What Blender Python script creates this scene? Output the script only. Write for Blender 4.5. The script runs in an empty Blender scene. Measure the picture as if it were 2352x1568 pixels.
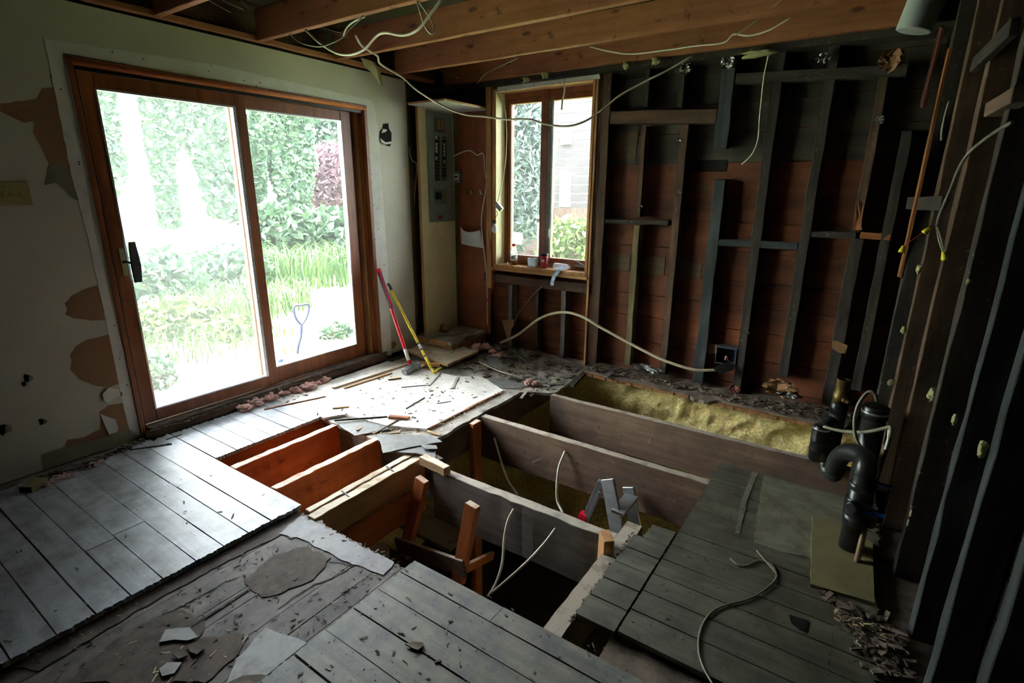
import bpy, bmesh, math, random
import numpy as np
from mathutils import Vector, Matrix
random.seed(7); rng = np.random.default_rng(7)
sc = bpy.context.scene
COL = sc.collection
# ------------------------------------------------------------------ camera
F = 1215.19
YAW, PIT, ROL = (math.radians(a) for a in (-34.1516, 15.9135, 0.4725))
H = 1.6
fw = Vector((math.sin(YAW)*math.cos(PIT), math.cos(YAW)*math.cos(PIT), -math.sin(PIT)))
rt = Vector((math.cos(YAW), -math.sin(YAW), 0)); up = rt.cross(fw)
R2 = rt*math.cos(ROL)+up*math.sin(ROL); U2 = -rt*math.sin(ROL)+up*math.cos(ROL)
cam_d = bpy.data.cameras.new('camera'); cam = bpy.data.objects.new('camera', cam_d); COL.objects.link(cam)
M = Matrix.Identity(4)
for i in range(3):
    M[i][0] = R2[i]; M[i][1] = U2[i]; M[i][2] = -fw[i]
M[2][3] = H
cam.matrix_world = M
cam_d.sensor_width = 36; cam_d.lens = F/2352*36; cam_d.clip_start = .05; cam_d.clip_end = 200
sc.camera = cam
# ------------------------------------------------------------------ light and exposure
sc.view_settings.view_transform = 'Standard'; sc.view_settings.look = 'None'
sc.view_settings.gamma = 1; sc.view_settings.exposure = 1.9
try: sc.view_settings.use_curve_mapping = False
except Exception: pass
w = bpy.data.worlds.new('sky'); sc.world = w; w.use_nodes = True
bg = w.node_tree.nodes['Background']; bg.inputs[0].default_value = (.86, .94, 1, 1); bg.inputs[1].default_value = 9.5
sd = bpy.data.lights.new('sun', 'SUN'); sd.energy = 12; sd.angle = math.radians(3); sd.color = (1, .97, .9)
so = bpy.data.objects.new('sun', sd); COL.objects.link(so)
so.rotation_euler = Vector((-.30, .12, -1)).to_track_quat('-Z', 'Y').to_euler()
sc.cycles.max_bounces = 9; sc.cycles.diffuse_bounces = 6; sc.cycles.glossy_bounces = 3
sc.cycles.transparent_max_bounces = 12; sc.cycles.sample_clamp_indirect = 6

# ------------------------------------------------------------------ pixel rays met with real planes of the room
def ray(px, py): return R2*((px-1176)/F) - U2*((py-784)/F) + fw
def on_z(px, py, z=0.): d = ray(px, py); return Vector((0, 0, H)) + d*((z-H)/d.z)
def on_x(px, py, x): d = ray(px, py); return Vector((0, 0, H)) + d*(x/d.x)
def on_y(px, py, y): d = ray(px, py); return Vector((0, 0, H)) + d*(y/d.y)

# ------------------------------------------------------------------ materials
def rgb(r, g, b): return tuple((c/255/12.92 if c/255 <= .04045 else ((c/255+.055)/1.055)**2.4) for c in (r, g, b))+(1,)
def mat(name, c1, c2, scale=(3, 3, 3), rough=.8, bump=.3, dirt=None, dirt_amt=.5, dirt_scale=2.5, metal=0, island=0., detail=6, nscale=1., bdist=.004, speck=None, speck_scale=60, spec=.5, lo=.3, hi=.7, dust=None, knots=None):
    m = bpy.data.materials.new(name); m.use_nodes = True; nt = m.node_tree; N = nt.nodes; L = nt.links
    b = N['Principled BSDF']; b.inputs['Roughness'].default_value = rough; b.inputs['Metallic'].default_value = metal
    b.inputs['Specular IOR Level'].default_value = spec
    tc = N.new('ShaderNodeTexCoord'); mp = N.new('ShaderNodeMapping'); mp.inputs['Scale'].default_value = scale
    L.new(tc.outputs['Object'], mp.inputs['Vector'])
    n = N.new('ShaderNodeTexNoise'); n.inputs['Scale'].default_value = nscale; n.inputs['Detail'].default_value = detail; n.inputs['Roughness'].default_value = .62
    L.new(mp.outputs[0], n.inputs['Vector'])
    r = N.new('ShaderNodeValToRGB'); r.color_ramp.elements[0].position = lo; r.color_ramp.elements[1].position = hi
    r.color_ramp.elements[0].color = c1; r.color_ramp.elements[1].color = c2
    L.new(n.outputs[0], r.inputs[0]); out = r.outputs[0]
    def mixc(a, fac, c):
        x = N.new('ShaderNodeMix'); x.data_type = 'RGBA'
        L.new(a, x.inputs[6]); x.inputs[7].default_value = c; L.new(fac, x.inputs[0]); return x.outputs[2]
    def ramped(sc_, p0, p1, top):
        q = N.new('ShaderNodeTexNoise'); q.inputs['Scale'].default_value = sc_; q.inputs['Detail'].default_value = 5; q.inputs['Roughness'].default_value = .65
        L.new(tc.outputs['Object'], q.inputs['Vector'])
        k = N.new('ShaderNodeMapRange'); k.inputs[1].default_value = p0; k.inputs[2].default_value = p1; k.inputs[4].default_value = top
        L.new(q.outputs[0], k.inputs[0]); return k.outputs[0]
    if knots:
        km = N.new('ShaderNodeMapping'); km.inputs['Scale'].default_value = tuple(2.6 if s_ < 5 else 6.5 for s_ in scale); L.new(tc.outputs['Object'], km.inputs['Vector'])
        vo = N.new('ShaderNodeTexVoronoi'); vo.inputs['Scale'].default_value = 1; L.new(km.outputs[0], vo.inputs['Vector'])
        kr = N.new('ShaderNodeMapRange'); kr.inputs[1].default_value = .07; kr.inputs[2].default_value = .13; kr.inputs[3].default_value = .85; kr.inputs[4].default_value = 0; L.new(vo.outputs['Distance'], kr.inputs[0])
        out = mixc(out, kr.outputs[0], knots)
    if dirt: out = mixc(out, ramped(dirt_scale, .42, .66, dirt_amt), dirt)
    if speck: out = mixc(out, ramped(speck_scale, .62, .7, .8), speck)
    if island:
        g = N.new('ShaderNodeNewGeometry'); mr = N.new('ShaderNodeMapRange'); mr.inputs[3].default_value = 1-island; mr.inputs[4].default_value = 1+island*.6
        L.new(g.outputs['Random Per Island'], mr.inputs[0])
        x = N.new('ShaderNodeVectorMath'); x.operation = 'SCALE'; L.new(out, x.inputs[0]); L.new(mr.outputs[0], x.inputs['Scale']); out = x.outputs[0]
    if dust:
        g = N.new('ShaderNodeNewGeometry'); sp = N.new('ShaderNodeSeparateXYZ'); L.new(g.outputs['True Normal'], sp.inputs[0])
        ab = N.new('ShaderNodeMapRange'); ab.inputs[1].default_value = .75; ab.inputs[2].default_value = .95; L.new(sp.outputs[2], ab.inputs[0])
        mu = N.new('ShaderNodeMath'); mu.operation = 'MULTIPLY'; L.new(ab.outputs[0], mu.inputs[0]); L.new(ramped(9, .3, .5, .85), mu.inputs[1])
        out = mixc(out, mu.outputs[0], dust)
    L.new(out, b.inputs['Base Color'])
    if bump:
        bp = N.new('ShaderNodeBump'); bp.inputs['Strength'].default_value = bump; bp.inputs['Distance'].default_value = bdist
        L.new(n.outputs[0], bp.inputs['Height']); L.new(bp.outputs[0], b.inputs['Normal'])
    return m
AX = {'X': (1.6, 22, 22), 'Y': (22, 1.6, 22), 'Z': (22, 22, 1.6)}
_wc = {}
def wood(kind, ax):
    k = (kind, ax)
    if k in _wc: return _wc[k]
    P = dict(
        fresh=(rgb(112, 62, 28), rgb(176, 108, 58), dict(rough=.65, dirt=rgb(74, 42, 22), dirt_amt=.4)),
        joist=(rgb(140, 84, 50), rgb(178, 116, 76), dict(knots=rgb(70, 36, 20), rough=.7, dirt=rgb(100, 62, 36), dirt_amt=.35, speck=rgb(66, 38, 22), speck_scale=14)),
        frame=(rgb(104, 54, 20), rgb(158, 90, 40), dict(rough=.42, dirt=rgb(60, 30, 14), dirt_amt=.35)),
        patch=(rgb(70, 56, 38), rgb(100, 82, 56), dict(rough=.9, dirt=rgb(44, 32, 22), dirt_amt=.6)),
        orange=(rgb(168, 86, 38), rgb(216, 124, 62), dict(knots=rgb(96, 40, 16), dust=rgb(214, 200, 180), rough=.6, dirt=rgb(96, 46, 20), dirt_amt=.3, speck=rgb(66, 30, 12), speck_scale=9)),
        dark=(rgb(34, 29, 25), rgb(72, 62, 54), dict(rough=.9, dirt=rgb(30, 26, 24), dirt_amt=.6, bump=.7, speck=rgb(120, 116, 108), speck_scale=38)),
        darkbrown=(rgb(64, 44, 32), rgb(104, 78, 58), dict(rough=.9, dirt=rgb(38, 28, 22), dirt_amt=.6, bump=.7, speck=rgb(130, 118, 104), speck_scale=34)),
        char=(rgb(34, 37, 38), rgb(68, 73, 74), dict(rough=.9, dirt=rgb(26, 28, 30), dirt_amt=.5, bump=.7)),
        olive=(rgb(92, 82, 54), rgb(128, 116, 80), dict(rough=.85, dirt=rgb(60, 50, 34), dirt_amt=.5)),
        beam=(rgb(90, 68, 54), rgb(130, 104, 84), dict(dust=rgb(176, 164, 148), rough=.92, dirt=rgb(66, 54, 48), dirt_amt=.7, bump=.8, speck=rgb(44, 34, 30), speck_scale=26)),
        beamgrey=(rgb(92, 86, 82), rgb(138, 130, 124), dict(dust=rgb(180, 168, 152), rough=.92, dirt=rgb(70, 60, 54), dirt_amt=.6, bump=.9, speck=rgb(44, 38, 34), speck_scale=30)),
        pale=(rgb(156, 124, 88), rgb(196, 164, 124), dict(knots=rgb(96, 66, 40), dust=rgb(222, 208, 186), rough=.75, dirt=rgb(130, 100, 66), dirt_amt=.4)),
        raw=(rgb(160, 112, 66), rgb(200, 150, 98), dict(rough=.75, dirt=rgb(110, 74, 44), dirt_amt=.4)),
        red=(rgb(58, 22, 14), rgb(94, 38, 24), dict(rough=.7, dirt=rgb(36, 14, 10), dirt_amt=.4)),
    )[kind]
    _wc[k] = mat('wood_%s_%s' % (kind, ax.lower()), P[0], P[1], AX[ax], **{**dict(bump=.35), **P[2]})
    return _wc[k]
M_paint = mat('painted_grey_boards', rgb(146, 152, 158), rgb(182, 187, 192), (3, 26, 10), rough=.42, bump=.3, dirt=rgb(112, 110, 104), dirt_amt=.75, dirt_scale=7, island=.1, speck=rgb(84, 84, 84), speck_scale=45)
M_paint2 = mat('dusty_olive_grey_boards', rgb(98, 96, 84), rgb(132, 128, 114), (3, 26, 10), rough=.6, bump=.35, dirt=rgb(76, 76, 82), dirt_amt=.75, dirt_scale=7, island=.08, speck=rgb(66, 64, 58), speck_scale=40)
M_paint3 = mat('worn_dark_olive_boards', rgb(74, 73, 60), rgb(106, 103, 86), (3, 24, 10), rough=.65, bump=.35, dirt=rgb(54, 48, 36), dirt_amt=.75, dirt_scale=5, island=.1, speck=rgb(40, 36, 30), speck_scale=34)
M_under = mat('old_dark_underfloor', rgb(78, 68, 62), rgb(122, 110, 102), (14, 1.6, 6), rough=.7, bump=.7, dirt=rgb(46, 38, 32), dirt_amt=.85, dirt_scale=8, island=.2, speck=rgb(36, 30, 26), speck_scale=24)
M_ply = mat('dusty_plywood', rgb(226, 221, 210), rgb(246, 242, 234), (3, 3, 3), rough=.4, bump=.15, dirt=rgb(168, 164, 158), dirt_amt=.6, dirt_scale=4, speck=rgb(70, 62, 54), speck_scale=34)
M_lino = mat('cracked_grey_linoleum', rgb(150, 142, 132), rgb(206, 198, 186), (4, 4, 4), rough=.6, bump=.8, dirt=rgb(78, 66, 54), dirt_amt=.8, dirt_scale=6, speck=rgb(40, 34, 30), speck_scale=28)
M_linoch = mat('linoleum_shard', rgb(112, 112, 112), rgb(150, 148, 144), (5, 5, 5), rough=.6, bump=.5, dirt=rgb(84, 76, 68), dirt_amt=.7, dirt_scale=9)
M_edge = mat('broken_board_edge', rgb(112, 76, 44), rgb(164, 118, 74), (20, 20, 4), rough=.9, bump=.8)
M_wall = mat('cream_wall_paint', rgb(186, 182, 160), rgb(200, 196, 174), (1.2, 1.2, 1.2), rough=.62, bump=.12, dirt=rgb(160, 158, 140), dirt_amt=.5, dirt_scale=1.2)
M_comp = mat('white_joint_compound', rgb(196, 196, 184), rgb(216, 215, 204), (6, 6, 6), rough=.7, bump=.25, speck=rgb(120, 116, 104), speck_scale=22)
M_paper = mat('torn_brown_drywall_paper', rgb(132, 98, 68), rgb(158, 122, 88), (5, 5, 5), rough=.9, bump=.3, dirt=rgb(112, 80, 54), dirt_amt=.5)
M_paper2 = mat('stained_olive_paper', rgb(112, 110, 84), rgb(140, 136, 104), (5, 5, 5), rough=.9, bump=.2)
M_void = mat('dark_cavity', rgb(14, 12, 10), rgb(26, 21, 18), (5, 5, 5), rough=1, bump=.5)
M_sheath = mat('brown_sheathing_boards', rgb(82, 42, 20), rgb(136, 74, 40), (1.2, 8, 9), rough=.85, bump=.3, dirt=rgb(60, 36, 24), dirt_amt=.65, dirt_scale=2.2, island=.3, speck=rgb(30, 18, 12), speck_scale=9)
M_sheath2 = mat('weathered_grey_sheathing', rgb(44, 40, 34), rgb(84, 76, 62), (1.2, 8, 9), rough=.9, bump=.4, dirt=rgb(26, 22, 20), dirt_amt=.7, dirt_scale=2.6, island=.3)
M_foam = mat('yellow_spray_foam', rgb(218, 190, 110), rgb(250, 236, 176), (1, 1, 1), rough=.7, bump=1, dirt=rgb(190, 150, 66), dirt_amt=.35, nscale=46, bdist=.02, detail=4, lo=.38, hi=.62)
M_foamc = mat('pale_foam_blob', rgb(140, 136, 96), rgb(176, 170, 126), (9, 9, 9), rough=.9, bump=.6)
M_pink = mat('pink_insulation', rgb(196, 140, 132), rgb(232, 192, 184), (12, 12, 12), rough=1, bump=.8, dirt=rgb(150, 110, 100), dirt_amt=.5, dirt_scale=14)
M_dust = mat('rubble_dust', rgb(86, 74, 64), rgb(140, 124, 108), (10, 10, 10), rough=1, bump=1, island=.4, bdist=.02)
M_chip = mat('dark_debris_chips', rgb(64, 56, 50), rgb(140, 128, 112), (9, 9, 9), rough=.95, bump=.3, island=.6)
M_light = mat('pale_wood_chips', rgb(150, 124, 88), rgb(206, 184, 150), (9, 9, 9), rough=.9, bump=.3, island=.3)
M_cable = mat('white_cable_jacket', rgb(206, 200, 182), rgb(226, 220, 204), (8, 8, 8), rough=.5, bump=0)
M_cable2 = mat('beige_cable_jacket', rgb(176, 164, 134), rgb(204, 192, 160), (8, 8, 8), rough=.5, bump=0)
M_cableg = mat('grey_cable_jacket', rgb(112, 110, 96), rgb(140, 138, 122), (8, 8, 8), rough=.4, bump=0)
M_wred = mat('red_wire', rgb(140, 22, 26), rgb(160, 32, 34), rough=.4, bump=0)
M_yel = mat('yellow_paint', rgb(226, 200, 20), rgb(242, 216, 40), (6, 6, 6), rough=.4, bump=.05, dirt=rgb(150, 130, 30), dirt_amt=.4, dirt_scale=18)
M_red = mat('red_fibreglass', rgb(196, 22, 44), rgb(216, 34, 58), rough=.35, bump=0)
M_grip = mat('grey_rubber_grip', rgb(58, 62, 70), rgb(80, 86, 94), (30, 30, 30), rough=.7, bump=.3)
M_steel = mat('worn_grey_steel', rgb(104, 106, 108), rgb(160, 162, 164), (14, 14, 14), rough=.5, bump=.3, metal=.6)
M_alu = mat('brushed_aluminium', rgb(160, 164, 168), rgb(206, 208, 210), (3, 3, 24), rough=.35, bump=.1, metal=.85)
M_black = mat('black_plastic', rgb(14, 15, 17), rgb(28, 30, 32), rough=.35, bump=0)
M_abs = mat('black_drain_pipe_plastic', rgb(20, 22, 24), rgb(38, 40, 42), (6, 6, 6), rough=.34, bump=.05, dirt=rgb(62, 60, 54), dirt_amt=.35, dirt_scale=6)
M_brass = mat('tarnished_brass', rgb(96, 78, 40), rgb(138, 116, 66), (12, 12, 12), rough=.45, bump=.1, metal=.7)
M_copper = mat('dull_copper_pipe', rgb(92, 74, 52), rgb(128, 106, 76), (14, 14, 14), rough=.55, bump=.1, metal=.4)
M_blue = mat('blue_plastic', rgb(20, 70, 150), rgb(34, 96, 186), rough=.4, bump=0)
M_shovel = mat('faded_blue_plastic', rgb(22, 32, 62), rgb(34, 48, 84), rough=.5, bump=0)
M_panel = mat('grey_green_panel_paint', rgb(104, 120, 108), rgb(122, 136, 122), rough=.45, bump=.03, dirt=rgb(88, 100, 90), dirt_amt=.4)
M_paneld = mat('darker_panel_trim', rgb(76, 88, 78), rgb(90, 102, 90), rough=.45, bump=.03)
M_white = mat('off_white_paper', rgb(206, 206, 204), rgb(222, 222, 220), rough=.8, bump=.05)
M_bulb = mat('frosted_white_bulb', rgb(224, 226, 228), rgb(238, 240, 242), rough=.3, bump=0)
M_silver = mat('crumpled_silver_foil', rgb(150, 150, 150), rgb(216, 216, 216), (30, 30, 30), rough=.25, bump=.8, metal=.9)
M_duct = mat('ribbed_grey_duct', rgb(150, 160, 160), rgb(178, 186, 186), rough=.5, bump=.1)
M_kraft = mat('kraft_paper', rgb(122, 88, 58), rgb(156, 118, 82), (7, 7, 7), rough=.85, bump=.3)
M_shelfw = mat('whitish_melamine', rgb(206, 204, 196), rgb(204, 204, 196), rough=.5, bump=.02)
M_cream = mat('cream_closet_board', rgb(212, 200, 152), rgb(228, 216, 170), (2, 2, 2), rough=.6, bump=.05, dirt=rgb(164, 148, 104), dirt_amt=.4)
M_brownb = mat('red_brown_plywood', rgb(128, 66, 34), rgb(156, 86, 48), (14, 14, 2), rough=.6, bump=.15, dirt=rgb(68, 30, 18), dirt_amt=.5)
M_olivep = mat('tan_switch_plate', rgb(156, 146, 96), rgb(170, 160, 108), rough=.4, bump=0)
M_soil = mat('dry_garden_soil', rgb(112, 98, 90), rgb(150, 136, 128), (3, 3, 3), rough=1, bump=1, bdist=.03, dirt=rgb(84, 96, 50), dirt_amt=.5)
M_lawn = mat('lawn', rgb(112, 136, 72), rgb(150, 172, 104), (4, 4, 4), rough=1, bump=1, bdist=.03)
M_siding = mat('white_siding', rgb(232, 232, 228), rgb(240, 240, 238), rough=.7, bump=.05)
M_brick = mat('pale_pinkish_siding', rgb(44, 39, 41), rgb(52, 46, 48), (1, 1, 14), rough=.8, bump=.3)
M_fence = mat('brown_fence_boards', rgb(64, 48, 42), rgb(88, 70, 62), (14, 14, 2), rough=.9, bump=.3, island=.2)
M_gward = mat('grey_screen_metal', rgb(84, 84, 80), rgb(132, 132, 126), (60, 60, 60), rough=.6, bump=.4, metal=.3)
M_concrete = mat('basement_floor', rgb(40, 36, 32), rgb(62, 56, 50), (3, 3, 3), rough=1, bump=.5)
M_ceil = mat('dark_upper_boards', rgb(44, 30, 22), rgb(70, 50, 38), (1.4, 10, 6), rough=.95, bump=.4, island=.3)

def leafmat(name, c1, c2, tr=.35):
    c1 = tuple(v*.12 for v in c1[:3])+(1,); c2 = tuple(v*.2 for v in c2[:3])+(1,)
    m = bpy.data.materials.new(name); m.use_nodes = True; nt = m.node_tree; N = nt.nodes; L = nt.links
    b = N['Principled BSDF']; b.inputs['Roughness'].default_value = .6
    g = N.new('ShaderNodeNewGeometry'); r = N.new('ShaderNodeValToRGB'); r.color_ramp.elements[0].color = c1; r.color_ramp.elements[1].color = c2
    L.new(g.outputs['Random Per Island'], r.inputs[0]); L.new(r.outputs[0], b.inputs['Base Color'])
    t = N.new('ShaderNodeBsdfTranslucent'); L.new(r.outputs[0], t.inputs[0]); x = N.new('ShaderNodeMixShader'); x.inputs[0].default_value = tr
    L.new(b.outputs[0], x.inputs[1]); L.new(t.outputs[0], x.inputs[2]); L.new(x.outputs[0], N['Material Output'].inputs[0]); return m
L_ivy = leafmat('ivy_leaves', rgb(60, 132, 98), rgb(146, 196, 134))
L_bright = leafmat('bright_leaves', rgb(110, 160, 70), rgb(190, 214, 120))
L_dark = leafmat('dark_leaves', rgb(40, 100, 84), rgb(92, 150, 110))
L_purple = leafmat('purple_leaves', rgb(170, 120, 150), rgb(230, 180, 200))
L_grass = leafmat('grass_blades', rgb(70, 140, 60), rgb(150, 196, 100))
L_blue = leafmat('blue_spruce_needles', rgb(110, 148, 140), rgb(190, 214, 204))

def glassmat(name, haze, tint=(1, 1, 1, 1)):
    m = bpy.data.materials.new(name); m.use_nodes = True; nt = m.node_tree; N = nt.nodes; L = nt.links
    N.remove(N['Principled BSDF'])
    t = N.new('ShaderNodeBsdfTransparent'); t.inputs[0].default_value = tint
    gl = N.new('ShaderNodeBsdfGlossy'); gl.inputs['Roughness'].default_value = .02
    fr = N.new('ShaderNodeFresnel'); fr.inputs[0].default_value = 1.35
    a = N.new('ShaderNodeMixShader'); L.new(fr.outputs[0], a.inputs[0]); L.new(t.outputs[0], a.inputs[1]); L.new(gl.outputs[0], a.inputs[2])
    tl = N.new('ShaderNodeBsdfTranslucent'); tl.inputs[0].default_value = (.9, .93, .95, 1)
    b = N.new('ShaderNodeMixShader'); b.inputs[0].default_value = haze; L.new(a.outputs[0], b.inputs[1]); L.new(tl.outputs[0], b.inputs[2])
    L.new(b.outputs[0], N['Material Output'].inputs[0]); return m
G_haze = glassmat('dusty_glass', .024); G_clear = glassmat('clear_glass', .011); G_win = glassmat('window_glass', .012)
G_plastic = glassmat('clear_plastic', .15, (.92, .94, .96, 1))
M_drink = mat('orange_drink', rgb(226, 140, 10), rgb(240, 160, 20), rough=.2, bump=0)

# ------------------------------------------------------------------ geometry helpers
def B(): return bmesh.new()
def box(bm, a, b):
    x0, y0, z0 = a; x1, y1, z1 = b
    v = [bm.verts.new(p) for p in ((x0,y0,z0),(x1,y0,z0),(x1,y1,z0),(x0,y1,z0),(x0,y0,z1),(x1,y0,z1),(x1,y1,z1),(x0,y1,z1))]
    for f in ((3,2,1,0),(4,5,6,7),(0,1,5,4),(1,2,6,5),(2,3,7,6),(3,0,4,7)): bm.faces.new([v[i] for i in f])
def bar(bm, p0, p1, w, h, side=None, n=1, jit=0., taper=1.):
    """rectangular bar from p0 to p1; w across `side`, h across the third axis; n segments with small wobble"""
    p0 = Vector(p0); p1 = Vector(p1); d = (p1-p0).normalized()
    s = Vector(side) if side is not None else (Vector((0,0,1)).cross(d) if abs(d.z) < .9 else Vector((1,0,0)))
    s = (s-d*s.dot(d)).normalized(); t = d.cross(s); rings = []
    for i in range(n+1):
        c = p0.lerp(p1, i/n); k = 1+(taper-1)*i/n; rg = []
        for a, b_ in ((-1,-1),(1,-1),(1,1),(-1,1)):
            j = Vector((random.gauss(0,1), random.gauss(0,1), random.gauss(0,1)))*jit
            rg.append(bm.verts.new(c+s*a*w/2*k+t*b_*h/2*k+j))
        rings.append(rg)
    for i in range(n):
        for k in range(4): bm.faces.new((rings[i][k], rings[i][(k+1)%4], rings[i+1][(k+1)%4], rings[i+1][k]))
    bm.faces.new(rings[0][::-1]); bm.faces.new(rings[-1])
def smooth_pts(pts, k=6):
    P = [Vector(p) for p in pts]; P = [P[0]*2-P[1]]+P+[P[-1]*2-P[-2]]; out = []
    for i in range(1, len(P)-2):
        for j in range(k):
            t = j/k; a, b_, c, d = P[i-1], P[i], P[i+1], P[i+2]
            out.append(.5*((2*b_)+(c-a)*t+(2*a-5*b_+4*c-d)*t*t+(3*b_-a-3*c+d)*t**3))
    out.append(P[-2]); return out
def tube(bm, pts, r, n=8, smooth=True, k=6, rfun=None):
    P = smooth_pts(pts, k) if smooth and len(pts) > 2 else [Vector(p) for p in pts]
    prev = None; rings = []
    for i, p in enumerate(P):
        d = (P[min(i+1, len(P)-1)]-P[max(i-1, 0)]); d = d.normalized() if d.length > 1e-9 else Vector((0,0,1))
        if prev is None: s = d.orthogonal().normalized()
        else: s = (prev-d*prev.dot(d)); s = s.normalized() if s.length > 1e-6 else d.orthogonal().normalized()
        prev = s; t = d.cross(s); rr = r if rfun is None else rfun(i/(len(P)-1))
        rings.append([bm.verts.new(p+(s*math.cos(2*math.pi*a/n)+t*math.sin(2*math.pi*a/n))*rr) for a in range(n)])
    for i in range(len(rings)-1):
        for a in range(n): f = bm.faces.new((rings[i][a], rings[i][(a+1)%n], rings[i+1][(a+1)%n], rings[i+1][a])); f.smooth = True
    bm.faces.new(rings[0][::-1]); bm.faces.new(rings[-1])
def lathe(bm, prof, o, axis=(0,0,1), n=24, closed=False):
    o = Vector(o); a = Vector(axis).normalized(); s = a.orthogonal().normalized(); t = a.cross(s); rings = []
    for r, z in prof: rings.append([bm.verts.new(o+a*z+(s*math.cos(2*math.pi*i/n)+t*math.sin(2*math.pi*i/n))*max(r, 1e-4)) for i in range(n)])
    for i in range(len(rings)-1):
        for k in range(n): f = bm.faces.new((rings[i][k], rings[i][(k+1)%n], rings[i+1][(k+1)%n], rings[i+1][k])); f.smooth = True
    bm.faces.new(rings[0][::-1]); bm.faces.new(rings[-1])
def slab(bm, pts, off):
    """polygon pts (3-D, planar) extruded by vector off"""
    off = Vector(off); a = [bm.verts.new(Vector(p)) for p in pts]; b_ = [bm.verts.new(Vector(p)+off) for p in pts]
    f1 = bm.faces.new(a); f2 = bm.faces.new(b_[::-1]); n = len(pts)
    for i in range(n): bm.faces.new((a[i], b_[i], b_[(i+1)%n], a[(i+1)%n]))
def ragged(pts, amp=.012, step=.05, closed=True):
    out = []; n = len(pts)
    for i in range(n if closed else n-1):
        a = Vector(pts[i]); b_ = Vector(pts[(i+1)%n]); L_ = (b_-a).length; k = max(1, int(L_/step)); d = (b_-a)
        nr = Vector((-d.y, d.x, 0)); nr = nr.normalized() if nr.length > 1e-6 else Vector((0, 0, 1))
        for j in range(k): out.append(a.lerp(b_, j/k)+(nr*random.uniform(-amp, amp) if j else Vector((0,0,0))))
    return out
def plank(bm, x0, x1, y0, y1, z, t, ax='X', r0=0., r1=0., g=.003, wob=.0015):
    """one floor board, long along ax, ends ragged by r0 / r1"""
    if ax == 'Y': x0, x1, y0, y1 = y0, y1, x0, x1
    y0 += g; y1 -= g; k = max(2, int((x1-x0)/.25)); pts = []
    for i in range(k+1): pts.append((x0+(x1-x0)*i/k, y0+random.uniform(-wob, wob)))
    for j in range(1, 14): pts.append((x1+random.uniform(-r1, r1)*random.random(), y0+(y1-y0)*j/14))
    for i in range(k+1): pts.append((x1-(x1-x0)*i/k, y1+random.uniform(-wob, wob)))
    for j in range(1, 14): pts.append((x0+random.uniform(-r0, r0)*random.random(), y1-(y1-y0)*j/14))
    if ax == 'Y': pts = [(b_, a) for a, b_ in pts][::-1]
    dz = random.uniform(-.0012, .0012)
    slab(bm, [(a, b_, z+dz) for a, b_ in pts][::-1], (0, 0, -t))

def finish(name, bm, m, parent=None, bevel=0, recalc=True, loc=None):
    if recalc: bmesh.ops.recalc_face_normals(bm, faces=bm.faces)
    me = bpy.data.meshes.new(name); co = np.array([v.co[:] for v in bm.verts])
    mn, mx = co.min(0), co.max(0); base = Vector(((mn[0]+mx[0])/2, (mn[1]+mx[1])/2, mn[2])) if loc is None else Vector(loc)
    bmesh.ops.translate(bm, verts=bm.verts, vec=-base); bm.to_mesh(me); bm.free()
    me.materials.append(m); o = bpy.data.objects.new(name, me); COL.objects.link(o)
    if parent is not None:
        o.parent = parent; pw = parent.location.copy(); q = parent.parent
        while q is not None: pw += q.location; q = q.parent
        o.location = base-pw
    else: o.location = base
    if bevel:
        b_ = o.modifiers.new('bevel', 'BEVEL'); b_.width = bevel; b_.segments = 1; b_.limit_method = 'ANGLE'; b_.angle_limit = math.radians(50)
    return o
def tag(o, label, cat, group=None, kind=None):
    o['label'] = label; o['category'] = cat
    if group: o['group'] = group
    if kind: o['kind'] = kind
    return o
def struct(name, bm, m, label=None, cat=None, parent=None, bevel=0):
    o = finish(name, bm, m, parent, bevel)
    if parent is None:
        o['kind'] = 'structure'
        if label: o['label'] = label; o['category'] = cat or name.split('_')[0]
    return o
def thing(name, loc, label, cat, group=None):
    o = bpy.data.objects.new(name, None); COL.objects.link(o); o.location = loc; o.empty_display_size = .1
    return tag(o, label, cat, group)
def part_label(o, t): o['label'] = t; return o
def lumber(name, p0, p1, w, h, m, label, cat, group=None, side=None, jit=.0015, n=None, bevel=.003, parent=None):
    bm = B(); L_ = (Vector(p1)-Vector(p0)).length
    bar(bm, p0, p1, w, h, side, n or max(2, int(L_/.15)), jit); o = finish(name, bm, m, parent, bevel)
    if label and parent is None: tag(o, label, cat, group)
    return o
def mesh_fast(name, V, Fc, m):
    me = bpy.data.meshes.new(name); me.from_pydata(V.tolist() if hasattr(V, 'tolist') else V, [], Fc); me.materials.append(m)
    o = bpy.data.objects.new(name, me); COL.objects.link(o); return o
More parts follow.
